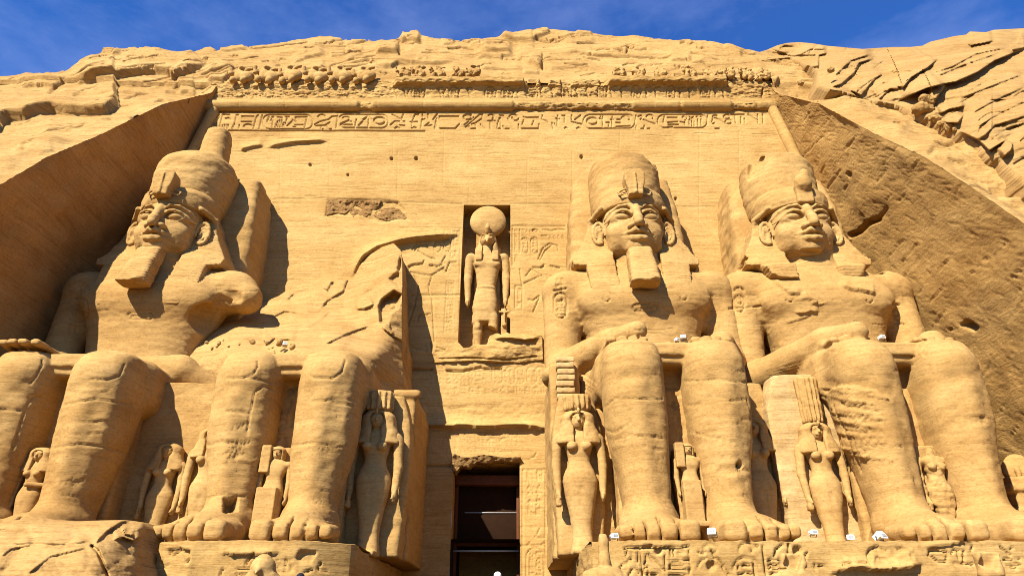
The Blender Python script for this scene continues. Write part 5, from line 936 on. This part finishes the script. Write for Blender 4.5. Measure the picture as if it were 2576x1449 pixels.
# ledge blocks under the niche, masonry prop, rubble
RL = Relief(); RL.ledge([(1235, 853), (1280, 850), (1320, 855), (1362, 850)], .3, 9); RL.stroke([(1090, 905), (1170, 900), (1280, 905), (1350, 896)], 4, .15)
sheet("niche_ledge", [(1090, 912), (1105, 898), (1120, 880), (1135, 862), (1150, 858), (1160, 868), (1170, 880), (1190, 868), (1225, 866), (1232, 845), (1250, 838), (1262, 842), (1275, 836), (1290, 842), (1320, 840), (1345, 845), (1364, 843), (1366, 904), (1300, 912), (1200, 906)],
      [(1105, 904, 32.66), (1135, 862, 32.85), (1170, 880, 32.6), (1225, 870, 32.5), (1250, 840, 32.65), (1364, 843, 32.6), (1366, 904, 32.6), (1300, 912, 32.66), (1200, 906, 32.66), (1300, 875, 32.35), (1240, 880, 32.4)], M_WALL, 2.2, RL, .07, (1.5, 1.5, 2.5), 1.4, 5, fac)
# broken back of the second colossus: sloping fractured mass from lap to facade
RM = Relief()
for P, a, f in [(KC((320, 960), (370, 890), (470, 830), (490, 770), (560, 690)), .18, 40), (KC((540, 940), (600, 932), (660, 905)), .3, 26), (KC((120, 900), (180, 840), (280, 810)), .12, 24), (KC((370, 830), (400, 780), (415, 775)), .2, 18), (KC((240, 1060), (340, 1000), (400, 940)), .15, 20), (KC((350, 1150), (500, 1080), (640, 1030)), .35, 30), (KC((20, 1000), (120, 950), (300, 970)), .2, 24), (KC((590, 835), (650, 815)), .12, 16), (KC((690, 1040), (760, 1090), (770, 1060)), .4, 20), (KC((0, 1160), (60, 1110), (200, 1120)), .4, 20)]: RM.ledge(P, a*.95, f*1.4)
RM.area(KC((690, 1010), (680, 920), (700, 880), (770, 830), (810, 850), (790, 930), (745, 960), (735, 1020)), .8, 4, .15, 2); RM.area(KC((740, 760), (790, 720), (810, 620), (820, 700), (800, 800)), .4, 5, .1, 1)
sheet("broken_torso", [(470, 905), (500, 868), (520, 835), (560, 805), (600, 790), (640, 770), (700, 745), (745, 715), (800, 712), (850, 706), (888, 704), (905, 668), (925, 645), (960, 622), (990, 612), (1008, 630), (1012, 660), (1012, 720), (1010, 800), (1012, 900), (1018, 1010), (900, 1010), (470, 1010)],
      [(470, 905, 28.8), (520, 835, 30.2), (600, 790, 31.8), (700, 745, 32.5), (800, 712, 32.75), (888, 700, 32.7), (960, 622, 32.7), (1008, 632, 31.9), (1010, 720, 30.9), (1008, 800, 30.4), (1010, 900, 29.3), (1018, 1010, 29.0), (900, 740, 31.7), (820, 790, 31.0), (700, 820, 30.4), (900, 830, 29.4), (960, 800, 29.8), (600, 870, 27.6), (720, 878, 26.3), (860, 870, 26.2), (950, 890, 26.9), (960, 960, 27.4), (700, 1000, 27.5), (500, 1000, 28.5)],
      M_CLIFF, 2.4, RM, .09, (.6, .6, 1.2), 5.5, 8, colossi[1], terr=.05, facet=[(150, .5), (44, .12)])
rub = []
for k in range(26):
    u = rnd.uniform(505, 760) if k < 18 else rnd.uniform(1665, 1725); v = 870+rnd.uniform(-16, 8) if k < 18 else rnd.uniform(1325, 1355)*0+866; yy = rnd.uniform(25.2, 26.6) if k < 18 else rnd.uniform(25.2, 26.2)
    c = at(u, v, yy); r_ = rnd.choice((.05, .06, .08, .1, .14)); A0 = np.random.RandomState(k).normal(size=(9, 3)); A0 /= np.linalg.norm(A0, axis=1)[:, None]
    vo = Vol((-1.3,)*3, (1.3,)*3, .22); vo.ell((0, 0, 0), (1.05, .8, .7), rot=(k, k*.7, 0))
    for n_ in A0: vo.put(lambda X, Y, Z: n_[0]*X+n_[1]*Y+n_[2]*Z-.62, (-2,)*3, (2,)*3) if False else None
    vo.box((0, 0, 0), (.75, .55, .5), .05, .1, rot=(k*.3, k, k*.5)); V, Q, N = vo.mesh(); rub.append((V*r_+c, Q))
V, Q = join(rub); o = mesh_obj("rubble", V, Q, M_CLIFF, loc=(-7, 26, 9)); tag(o, "loose broken stone chips scattered over the laps of the colossi", "rubble", kind="stuff")
# fallen boulder
RBd = Relief(); TB = KL
for P, a, f in [(TB((0, 1265), (200, 1250), (400, 1260), (560, 1235)), .1, 20), (TB((560, 1260), (640, 1180), (720, 1130), (780, 1120)), .25, 24), (TB((670, 1235), (730, 1220), (790, 1240), (850, 1210)), .35, 18), (TB((0, 1340), (60, 1290), (200, 1260)), .12, 30), (TB((150, 1449), (300, 1330), (540, 1275)), .12, 40), (TB((720, 1160), (740, 1200), (800, 1210)), .3, 12)]: RBd.ledge(P, a, f)
RBd.stroke(TB((545, 1270), (580, 1300), (640, 1449)), 8, .3); RBd.stroke(TB((0, 1175), (180, 1165)), 3, .08)
o = sheet("fallen_boulder", TB((-300, 1150), (-40, 1128), (60, 1122), (150, 1105), (250, 1100), (330, 1115), (480, 1122), (600, 1118), (740, 1115), (800, 1122), (850, 1130), (868, 1170), (845, 1215), (850, 1260), (838, 1330), (838, 1470), (835, 1560), (835, 1700), (-300, 1700)),
      [(-100, 1320, 20.3), (0, 1310, 20.2), (200, 1308, 20.3), (360, 1325, 20.6), (372, 1345, 20.6), (250, 1370, 19.1), (100, 1370, 18.8), (0, 1380, 18.6), (-100, 1400, 18.4), (240, 1449, 18.0), (100, 1500, 17.6), (300, 1400, 19.2), (330, 1449, 19.3), (368, 1400, 20.2), (368, 1500, 20.0), (-100, 1560, 17.2), (200, 1600, 17.2)], M_CLIFF, 2.6, RBd, .10, (.7, .7, .9), 3.2, 12, round_=.5, facet=[(110, .35), (40, .10)])
tag(o, "huge fallen sandstone boulder lying in front of the leftmost colossus", "boulder")

# ================================================================== small statues round the legs
def figure(name, label, cat, x, y, z0, H, kind, group=None, slabh=None, rz=0., slabw=.24, crown=None, seed=0, arms='down', eroded=0., slabd=.12, h=None, slabmat=None):
    O = (x, y, z0); e = empty(name, O, label, cat, group); h = h or H/105.
    v = Vol((-.30*H, -.26*H, -.02*H), (.30*H, .16*H, 1.0*H), h); q = H
    fem = kind != 'prince'
    if fem:
        v.loft([(0, 0, -.01*q, .085*q, .07*q), (.12*q, 0, 0, .07*q, .058*q), (.27*q, 0, 0, .085*q, .066*q), (.42*q, 0, 0, .115*q, .08*q), (.50*q, 0, 0, .12*q, .085*q), (.62*q, 0, 0, .078*q, .062*q), (.72*q, 0, 0, .10*q, .07*q), (.79*q, 0, 0, .12*q, .06*q), (.83*q, 0, 0, .06*q, .045*q)], n=2.2)
        for s in (-1, 1): v.ell((.052*s*q, -.065*q, .715*q), (.038*q, .038*q, .036*q), .01*q); v.box((.04*s*q, -.06*q, .012*q), (.032*q, .08*q, .02*q), .02*q, .01*q)
        v.chain([(0, -.085*q, .02*q), (0, -.09*q, .42*q)], .012*q, .02*q, True)
    else:
        v.loft([(0, 0, -.02*q, .13*q, .10*q), (.30*q, 0, -.02*q, .125*q, .10*q), (.5*q, 0, -.01*q, .115*q, .085*q), (.64*q, 0, 0, .09*q, .07*q), (.74*q, 0, 0, .13*q, .08*q), (.80*q, 0, 0, .13*q, .07*q), (.84*q, 0, 0, .06*q, .05*q)], n=3)
        v.box((-.02*q, -.12*q, .27*q), (.11*q, .045*q, .25*q), .01*q, .01*q); v.box((.04*q, -.05*q, .015*q), (.12*q, .12*q, .03*q), .02*q, .01*q)
    for s in (-1, 1):
        v.ell((.135*s*q, 0, .785*q), (.04*q, .045*q, .04*q), .03*q)
        if arms == 'folded' and s == 1: v.chain([(.15*q, 0, .77*q), (.16*q, -.01*q, .60*q), (0, -.10*q, .60*q)], [.036*q, .03*q, .025*q], .01*q)
        elif arms == 'broken' and s == 1: v.chain([(.15*q, 0, .77*q), (.155*q, -.01*q, .62*q)], [.036*q, .03*q], .01*q)
        else:
            v.chain([(.152*s*q, 0, .77*q), (.165*s*q, -.005*q, .58*q), (.155*s*q, -.02*q, .42*q)], [.036*q, .031*q, .024*q], .012*q); v.ell((.155*s*q, -.03*q, .385*q), (.02*q, .03*q, .035*q), .008*q)
            for k in range(4): v.chain([(.155*s*q, -.012*q-.014*k*q, .375*q), (.153*s*q, -.014*q-.014*k*q, .345*q)], .0085*q, .002*q)
            v.chain([(.15*s*q, -.06*q, .385*q), (.145*s*q, -.068*q, .36*q)], .009*q, .003*q)
            if fem and s == -1: v.box((.155*s*q, -.03*q, .33*q), (.02*q, .03*q, .025*q), .005*q, .003*q)
    v.cone((0, .0, .80*q), (0, -.005*q, .88*q), .042*q, .04*q, .01*q)
    if not eroded:
        v.ell((0, -.02*q, .905*q), (.058*q, .06*q, .068*q), .01*q); v.ell((0, -.05*q, .872*q), (.028*q, .024*q, .022*q), .012*q)
        v.chain([(0, -.078*q, .925*q), (0, -.092*q, .897*q)], [.007*q, .012*q], .008*q); v.chain([(-.022*q, -.076*q, .88*q), (0, -.083*q, .879*q), (.022*q, -.076*q, .88*q)], .006*q, .004*q)
        for s in (-1, 1): v.ell((.024*s*q, -.082*q, .921*q), (.02*q, .013*q, .01*q), .004*q, True); v.ell((.024*s*q, -.070*q, .92*q), (.017*q, .012*q, .008*q), .002*q); v.chain([(.008*s*q, -.079*q, .932*q), (.026*s*q, -.081*q, .938*q), (.048*s*q, -.066*q, .932*q)], .004*q, .003*q)
    v.noise((.0015+.03*eroded)*q, (3, 3, 4), 4, seed, .3, O); solid("body", v, M_FACE if not eroded else M_STAT, e, O, None, .0015*q, (2, 2, 4), seed, rz)
    if not eroded or eroded < .3:
        w_ = Vol((-.2*q, -.17*q, .68*q), (.2*q, .12*q, 1.02*q), h)
        if fem:
            w_.loft([(.735*q, 0, .0, .170*q, .092*q), (.80*q, 0, 0, .155*q, .085*q), (.88*q, 0, 0, .128*q, .08*q), (.95*q, 0, 0, .112*q, .082*q), (.99*q, 0, .005*q, .06*q, .055*q)], n=2.6, cap=.01*q)
            w_.box((0, -.09*q, .83*q), (.036*q, .07*q, .12*q), .01*q, .005*q, True); w_.ell((0, -.10*q, .905*q), (.062*q, .07*q, .058*q), .01*q, True); w_.box((0, -.08*q, .73*q), (.036*q, .08*q, .05*q), .01*q, .004*q, True)
            if kind == 'queen': w_.chain([(0, -.09*q, .985*q), (0, -.105*q, .965*q), (0, -.098*q, .945*q)], [.008*q, .012*q, .010*q])
            stripe = 1
        else:
            w_.loft([(.84*q, 0, .01*q, .085*q, .06*q), (.90*q, 0, .0, .085*q, .078*q), (.96*q, 0, .0, .075*q, .08*q), (.995*q, 0, .01*q, .04*q, .045*q)], n=2.3); w_.box((0, -.09*q, .885*q), (.056*q, .06*q, .056*q), .02*q, .006*q, True)
            w_.box((-.11*q, -.05*q, .80*q), (.055*q, .05*q, .19*q), .01*q, .01*q)
        w_.noise(.003*q, (3, 3, 3), 3, seed, .3); solid("wig", w_, M_FACE, e, O, None, .003*q, (2, 2, 4), seed)
    if crown:
        hw_, z1, dep = crown; c_ = Vol((-hw_*q-.1, -.14*q, .95*q), (hw_*q+.1, .14*q, z1*q+.1), h); c_.loft([(.975*q, 0, .0, hw_*.85*q, dep*.85*q), (z1*q, 0, 0, hw_*q, dep*q)], n=2.6, cap=.01*q)
        for k in range(7): a = -math.pi/2+(k-3)*.42; c_.chain([(hw_*q*math.cos(a), dep*q*math.sin(a), .99*q), (hw_*q*math.cos(a)*1.04, dep*q*math.sin(a)*1.04, z1*q-.02*q)], .012*q, .006*q)
        c_.noise(.004*q, (3, 3, 3), 3, seed, .3); solid("crown", c_, M_STAT, e, O, None, .004*q)
    if slabh:
        s_ = Vol((-slabw*q-.2, 0, -.1), (slabw*q+.2, .06*q+slabd*q*2+.2, slabh*q+.2), max(.06, h*1.5)); s_.loft([(0, 0, .055*q+slabd*q, slabw*q, slabd*q), (slabh*.9*q, 0, .055*q+slabd*q, slabw*.97*q, slabd*q), (slabh*q, 0, .055*q+slabd*q, slabw*.8*q, slabd*q)], n=9, cap=.03)
        s_.noise(.03, (1, 1, 1.5), 3, seed, .3, O); solid("back_slab", s_, slabmat or M_STAT, e, O, None, .015)
    if rz: e.rotation_euler.z = rz
    return e
yb = 25.45; ZB0 = BASE_Z-.02; GQ = "small statues of royal women standing beside the colossi"; GP = "small figures standing between the legs of the colossi"
figure("queen_statue", "tall queen statue with striped wig and crown of cobras, standing just right of the doorway", "statue", CENT[2]-3.5, yb, ZB0, 5.2, 'queen', GQ, 1.12, slabw=.16, crown=(.095, 1.10, .08), seed=1)
figure("queen_statue", "slender queen statue under a tall plain block, standing between the two right-hand colossi", "statue", CENT[3]-3.2, yb-.1, ZB0, 4.7, 'queen', GQ, 1.42, slabw=.29, crown=(.085, 1.36, .07), seed=2, slabmat=M_PALE)
figure("queen_statue", "tall queen statue in shade against the throne side, just left of the doorway", "statue", CENT[1]+3.1, yb+.1, ZB0-.05, 5.3, 'queen', GQ, 1.12, slabw=.2, crown=(.10, 1.12, .08), seed=3)
figure("woman_statue", "small worn woman statue on a wide slab in deep shade between the two left colossi", "statue", CENT[0]+3.65, yb+.35, ZB0, 4.0, 'woman', GQ, 1.62, slabw=.36, seed=4)
figure("woman_statue", "sunlit woman statue half hidden behind the near leg of the broken colossus", "statue", CENT[1]-3.1, yb+.3, ZB0, 4.6, 'woman', GQ, 1.35, slabw=.17, seed=5)
figure("woman_statue", "tall statue in narrow dark gap right of the bearded colossus's legs", "statue", CENT[2]+3.2, yb+.5, ZB0, 5.0, 'woman', GQ, 1.3, slabw=.2, seed=6)
figure("princess_statue", "small princess statue with one arm folded, between the legs of the leftmost colossus", "statue", CENT[0]-.05, 24.2, ZB0+.1, 3.35, 'woman', GP, 1.0, slabw=.14, arms='folded', seed=7)
figure("prince_statue", "small statue with sidelock and long apron, between the legs of the broken colossus", "statue", CENT[1]+.0, 24.0, ZB0+.35, 3.1, 'prince', GP, 1.0, slabw=.15, seed=8)
figure("prince_statue", "small statue with sidelock and apron above two lamps, between the bearded colossus's legs", "statue", CENT[2]+.15, 24.0, ZB0+.75, 2.8, 'prince', GP, .98, slabw=.15, seed=9)
figure("worn_statue", "eroded headless small statue between the legs of the rightmost colossus", "statue", CENT[3]+.15, 24.1, ZB0+.2, 3.5, 'woman', GP, .95, slabw=.15, arms='broken', eroded=.35, seed=10)
# small carved shrine against the right side wall
sh = empty("carved_shrine", (20.55, 26.6, BASE_Z), "small carved shrine block with slotted ledges, at the right edge behind the last colossus' foot", "shrine")
v = Vol((-1.1, -.9, -.1), (1.3, 1.2, 3.9), .06); v.box((0, 0, 1.4), (.75, .6, 1.4), .05); v.box((0, 0, 2.35), (.9, .72, .12), .04); v.box((0, 0, 1.55), (.9, .72, .10), .04); v.box((0, 0, .8), (.9, .72, .1), .04); v.noise(.04, (1.5, 1.5, 1.5), 3, 3, .3); solid("body", v, M_STAT, sh, tuple(sh.location), None, .01)
v = Vol((-1, -.9, 2.3), (1, .9, 4.0), .05); v.ell((0, -.1, 3.1), (.62, .3, .62))
for q in (-.3, 0, .3): v.box((q, -.42, 2.85), (.06, .06, .3), .03, .03)
v.noise(.04, (2, 2, 2), 3, 5, .3); solid("crest", v, M_STAT, sh, tuple(sh.location), None, .01)
# ================================================================== falcon-headed god in the niche
NO = (-.2, float(Yf(17))+.35, 12.95); god = empty("falcon_god_statue", NO, "falcon-headed god statue crowned with a sun disc, striding inside the niche above the doorway", "statue")
v = Vol((-1.4, -1.0, -.1), (1.4, .9, 6.95), .045)
v.loft([(1.5, -.15, 0, .62, .42), (2.3, -.1, 0, .66, .45), (3.2, -.05, 0, .60, .42), (3.65, -.05, 0, .52, .36), (4.4, 0, 0, .60, .40), (5.1, 0, 0, .74, .42), (5.55, 0, 0, .72, .36), (5.85, 0, 0, .35, .28)], n=2.6, k=.05, cap=.08)
v.box((0, 0, 1.75), (1, .8, .35), .05, .05, True, (0, .25, 0)); v.loft([(1.55, -.15, 0, .58, .42), (2.6, -.1, 0, .64, .45)], n=2.8, cap=.08, k=.05)
v.chain([(-.45, -.05, 1.9), (-.44, -.05, .95), (-.42, -.02, .15)], [.27, .25, .15], .1); v.ell((-.45, -.28, 1.3), (.15, .12, .2), .1); v.box((-.42, -.28, .08), (.17, .4, .09), .06, .08); v.chain([(.35, -.1, 1.9), (.36, -.15, 1.15)], [.28, .25], .1); v.box((.40, -.1, 1.0), (.42, .4, .18), .05, .02, True, (0, .4, 0))
for s in (-1, 1):
    v.ell((.90*s, 0, 5.5), (.30, .32, .3), .15); v.chain([(.97*s, 0, 5.4), (1.05*s, 0, 4.2), (1.02*s, -.1, 3.0)], [.26, .22, .15], .06); v.ell((1.02*s, -.15, 2.75), (.14, .2, .2), .05); v.ell((.38*s, -.36, 5.0), (.34, .12, .2), .12)
    for k in range(4): v.chain([(1.02*s, -.02-.09*k, 2.68), (1.01*s, -.02-.09*k, 2.48)], .05, .02)
v.loft([(3.5, -.05, -.02, .55, .40), (3.62, -.05, -.02, .56, .41)], n=2.4, cap=.03); v.box((.95, .25, 1.5), (.16, .3, .95), .04, .02); v.box((.95, -.1, 2.2), (.3, .06, .05), .02); v.box((.97, -.1, 1.95), (.05, .06, .4), .02); v.ell((.97, -.15, 1.45), (.14, .1, .14))
v.cone((0, 0, 5.6), (0, -.02, 6.2), .33, .3, .1); v.box((0, .55, 3.2), (.72, .25, 3.2), .05, .1); v.noise(.015, (2, 2, 3), 3, 2, .3, NO); solid("body", v, M_FACE, god, NO, None, .01)
v = Vol((-.9, -1.1, 4.9), (.9, .7, 7.3), .04); v.ell((0, -.1, 6.55), (.40, .46, .40)); v.cone((0, -.4, 6.5), (0, -.75, 6.28), .22, .07, .1); v.ell((0, -.74, 6.2), (.07, .08, .1), .04)
for s in (-1, 1): v.ell((.22*s, -.46, 6.62), (.11, .08, .09), .02, True); v.ell((.22*s, -.42, 6.62), (.08, .08, .07)); v.chain([(.05*s, -.52, 6.76), (.25*s, -.5, 6.8), (.42*s, -.3, 6.74)], .04, .04)
v.noise(.01, (3, 3, 3), 3, 1, .2); solid("falcon_head", v, M_FACE, god, NO, None, .006)
v = Vol((-.9, -.9, 4.9), (.9, .7, 7.2), .04); v.loft([(5.3, 0, .05, .66, .42), (5.8, 0, .05, .68, .42), (6.4, 0, .08, .56, .44), (6.9, 0, .08, .46, .42)], n=2.4, cap=.05); v.box((0, -.5, 5.9), (.27, .5, .9), .05, .04, True); v.ell((0, -.45, 6.5), (.46, .5, .5), .04, True)
for s in (-1, 1): v.box((.45*s, -.4, 5.45), (.18, .14, .32), .05, .06)
o = solid("wig", v, M_FACE, god, NO, None, .006); ridged(o, .09, .014)
v = Vol((-1.2, -.6, 6.7), (1.2, .6, 9.1), .045); v.ell((0, .05, 7.93), (1.04, .42, 1.04)); v.noise(.015, (2, 2, 2), 3, 1, .2); solid("sun_disc", v, M_FACE, god, NO, None, .008)
v = Vol((-.3, -.8, 6.8), (.3, 0, 7.7), .04); v.chain([(0, -.45, 6.9), (0, -.55, 7.15), (0, -.5, 7.45)], [.12, .15, .07]); solid("cobra_ornament", v, M_FACE, god, NO)
# ================================================================== baboon frieze
GB = "carved baboons in a row above the cornice"
def baboon(worn, seed):
    v = Vol((-.75, -.8, -.1), (.75, .5, 1.6), .05)
    v.ell((-.08, .05, .72), (.32, .28, .5)); v.ell((.30, -.05, .55), (.37, .30, .38), .04)
    for q in (-.30, .22): v.ell((q, -.22, .14), (.17, .2, .24), .04)
    if worn < .7:
        v.ell((-.02, 0, 1.2), (.24, .22, .2), .05); v.ell((-.02, -.2, 1.16), (.13, .12, .1), .05)
        v.chain([(-.28, 0, .98), (-.52, -.12, .72), (-.56, -.2, 1.08)], [.13, .12, .11], .05); v.chain([(.18, -.05, 1.0), (.34, -.15, 1.08), (.5, -.1, 1.16)], [.12, .1, .1], .05)
        for s in (): v.chain([(.32*s, 0, .98), (.52*s, -.1, .7), (.50*s, -.2, 1.05)], [.14, .12, .10], .06); v.ell((.3*s, -.45, .25), (.17, .26, .27), .05); v.ell((.27*s, -.62, .05), (.12, .2, .09), .04)
    v.noise(.03+.2*worn, (2.2, 2.2, 2.2), 4, seed, .4); return v
us_ = [(603+62*k, 213, 0.) for k in range(6)]+[(1012, 203, .55), (1052, 201, .5), (1100, 200, .6), (1150, 198, .75), (1190, 196, .5)]+[(1555, 198, .8), (1605, 199, .9), (1662, 199, .7), (1735, 200, .65), (1782, 201, .8), (1830, 203, .6), (1878, 204, .45), (1920, 206, .85)]
WORD = ["leftmost intact", "second intact", "third intact", "fourth intact", "fifth intact", "sixth intact"]
for k, (u, vv, worn) in enumerate(us_):
    c = at(u, vv, 33.75); sc_ = 1.12 if k < 6 else .8
    o = solid("baboon_carving", baboon(worn, k), M_STAT, None, (0, 0, 0), None, .02, (2, 2, 2), k); o.location = tuple(c); o.scale = (sc_*(1.14 if k < 6 else 1), sc_, sc_*(.94+.1*((k*37) % 5)/5)); o.rotation_euler.z = .22*math.sin(k*2.3)
    if k < 6: lab = f"{WORD[k]} round-bellied baboon with raised paws in the row above the left cornice"
    elif k < 11: lab = f"worn baboon stump above the middle cornice overhang, {['first', 'second', 'third', 'fourth', 'last'][k-6]} from its left end"
    else: lab = f"eroded baboon stump above the right cornice overhang, {['first', 'second', 'third', 'fourth', 'fifth', 'sixth', 'seventh', 'last'][k-11]} from the left"
    tag(o, lab, "carving", GB)
# ================================================================== floodlights, terrace statues, visitors
white = plain("white_enamel", (.68, .65, .55), .45); glassm = plain("lamp_glass", (.25, .26, .25), .15); dark = plain("dark_bracket", (.08, .07, .06), .5, .5)
def floodlight(x, y, z, rz, s, tilt, label):
    e = empty("floodlight", (x, y, z), label, "floodlight", "white floodlights lighting the colossi")
    v = Vol((-.26, -.3, .06), (.26, .3, .46), .02); v.box((0, 0, .26), (.19, .2, .13), .03, rot=(tilt, 0, 0)); v.box((0, -.2, .27), (.21, .03, .15), .015, rot=(tilt, 0, 0)); V, Q, N = v.mesh(); h = mesh_obj("housing", V*s, Q, white); h.parent = e
    v = Vol((-.2, -.35, .06), (.2, .1, .46), .02); v.box((0, -.225, .28), (.15, .018, .09), .01, rot=(tilt, 0, 0)); V, Q, N = v.mesh(); g = mesh_obj("glass", V*s, Q, glassm); g.parent = e
    v = Vol((-.3, -.12, -.03), (.3, .12, .34), .02); v.box((0, 0, 0), (.22, .09, .015), .01)
    for q in (-1, 1): v.box((.225*q, 0, .13), (.015, .04, .14), .01)
    V, Q, N = v.mesh(); b = mesh_obj("bracket", V*s, Q, dark); b.parent = e; e.rotation_euler.z = rz
FL = [(1545, 1360, 21.5, "small white floodlight on the platform edge right of the tall queen statue"), (1793, 1352, 21.3, "white floodlight between the feet of the bearded colossus"), (2047, 1350, 22.6, "white floodlight at the toes' right end, left foot of the slender queen statue"),
      (2141, 1364, 22.2, "white floodlight at the foot of the slender queen's pale slab"), (2215, 1364, 21.4, "tilted white floodlight beside the rightmost colossus's near foot"), (2219, 857, 24.6, "white floodlight on the lap of the rightmost colossus"),
      (1720, 857, 24.6, "larger white floodlight on the lap of the bearded colossus"), (1703, 861, 24.6, "lower white floodlight on the bearded colossus's lap, beside the larger one"), (716, 872, 24.4, "white floodlight among rubble on the lap of the broken colossus")]
for k, (u, vv, y, lab) in enumerate(FL):
    c = at(u, vv, y); floodlight(c[0], c[1], c[2], [.3, -.4, .2, -.2, .5, .2, -.3, .6, .3][k], [.5, .6, .5, .52, .68, .5, .52, .4, .4][k], [-.2, -.5, -.2, -.3, -.6, -.2, -.4, 0, -.2][k], lab)
def osiride(u, v0, y, H, lab, broken, seed, name="terrace_statue"):
    c = at(u, v0, y); O = (float(c[0]), y, -.45); top = float(c[2])+.45; e = empty(name, O, lab, "statue", "small statues standing along the terrace edge")
    v = Vol((-.9, -.7, 0), (.9, .8, top+.15), .04); t = top
    bz = t-H*.42
    v.box((0, 0, (bz-1.5)/2), (.42, .45, max((bz-1.5)/2, .05)+.03), .04); v.loft([(max(bz-2.2, 0), 0, 0, .30, .26), (bz-.9, 0, 0, .36, .28), (bz-.25, 0, 0, .52, .32), (bz, 0, 0, .40, .26)], n=2.4, cap=.05, k=.04)
    for s in (-1, 1): v.chain([(.48*s, 0, bz-.22), (.5*s, -.1, bz-.75), (-.15*s, -.36, bz-.55)], [.14, .12, .09], .03)
    v.cone((0, 0, bz-.1), (0, 0, bz+.25), .18, .16, .04)
    if broken == 'tall':
        v.ell((0, -.03, bz+.2), (.15, .17, .2), .04); v.loft([(bz+.2, 0, .05, .15, .16), (t-.2, 0, .05, .13, .13), (t, 0, .05, .09, .1)], n=3, cap=.03, k=.02)
    elif broken == 'bird':
        v.ell((0, -.05, t-.35), (.32, .35, .35), .1); v.cone((0, -.3, t-.35), (0, -.55, t-.5), .15, .05, .06)
    elif broken == 'stub': v.loft([(bz+.05, 0, 0, .34, .25), (t, 0, 0, .30, .22)], n=3, cap=.05, k=.05); v.box((0, -.25, t-.1), (.2, .2, .35), .05, .03, True, (.3, .4, 0))
    v.noise(.03, (2.5, 2.5, 2.5), 4, seed, .3); solid("body", v, M_FACE if name == "terrace_statue" else M_STAT, e, O, None, .01)
osiride(1517, 1343, 19.6, 2.0, "slim pale statue with tall crown, just left of the long platform", 'tall', 1)
osiride(1990, 1392, 19.6, 1.0, "broken headless pale statue at the bottom edge, before the middle of the right platform", 'stub', 2)
osiride(2478, 1388, 19.6, 1.6, "pale crossed-arm statue with broken crown at the bottom right corner", 'stub', 3)
osiride(668, 1394, 19.6, 1.1, "small bird-headed stone statue in front of the left platform, below the broken colossus", 'bird', 4, "falcon_statue")
skin = plain("skin", (.35, .2, .12), .6); blackc = plain("black_cloth", (.015, .015, .02), .8); whitec = plain("white_cloth", (.75, .73, .66), .8); cloth = plain("blue_cloth", (.08, .12, .2), .8)
def person(u, v0, y, hatmat, clothmat, lab):
    c = at(u, v0, y); z0 = float(c[2])-1.78; O = (float(c[0]), y, z0); e = empty("person", O, lab, "person")
    v = Vol((-.45, -.3, -.02), (.45, .35, 1.76), .022); v.ell((0, -.02, 1.62), (.078, .098, .12)); v.cone((0, .01, 1.42), (0, 0, 1.56), .06, .055, .03); v.ell((0, -.11, 1.61), (.018, .025, .025), .02)
    v.loft([(.85, 0, 0, .16, .11), (1.05, 0, 0, .14, .10), (1.3, 0, 0, .19, .12), (1.44, 0, 0, .15, .08)], n=2.3, k=.04, cap=.04)
    for s in (-1, 1):
        v.chain([(.19*s, 0, 1.40), (.23*s, .02, 1.12), (.23*s, -.06, .88)], [.05, .042, .033], .03); v.ell((.23*s, -.08, .82), (.025, .04, .05), .015); v.chain([(.23*s, -.1, .8), (.22*s, -.12, .75)], .012, .005); v.chain([(.09*s, 0, .9), (.10*s, -.01, .48), (.10*s, .02, .08)], [.09, .06, .042], .03); v.box((.10*s, -.05, .035), (.045, .13, .035), .03, .01)
        v.ell((.08*s, 0, 1.61), (.015, .03, .035), .01)
    V, Q, N = v.mesh(); b = mesh_obj("body", V, Q, skin); b.parent = e
    v = Vol((-.45, -.3, .05), (.45, .35, 1.5), .022); v.loft([(.83, 0, 0, .175, .125), (1.05, 0, 0, .155, .115), (1.3, 0, 0, .205, .135), (1.45, 0, 0, .13, .09)], n=2.3, cap=.04)
    for s in (-1, 1): v.chain([(.19*s, 0, 1.39), (.232*s, .02, 1.14)], [.068, .058], .02); v.chain([(.09*s, 0, .9), (.10*s, -.01, .48), (.10*s, .02, .12)], [.105, .078, .062], .03)
    V, Q, N = v.mesh(); b = mesh_obj("clothes", V, Q, clothmat); b.parent = e
    v = Vol((-.2, -.3, 1.6), (.2, .2, 1.82), .012); v.ell((0, 0, 1.68), (.105, .125, .10)); v.box((0, 0, 1.6), (.3, .3, .045), .01, .01, True); v.ell((0, -.13, 1.665), (.085, .1, .018), .015)
    V, Q, N = v.mesh(); b = mesh_obj("cap", V, Q, hatmat); b.parent = e
person(757, 1440, 18.6, blackc, cloth, "person in a black cap, only the cap showing below the left platform"); person(1252, 1437, 20.5, whitec, whitec, "person in a white cap standing in front of the dark doorway")
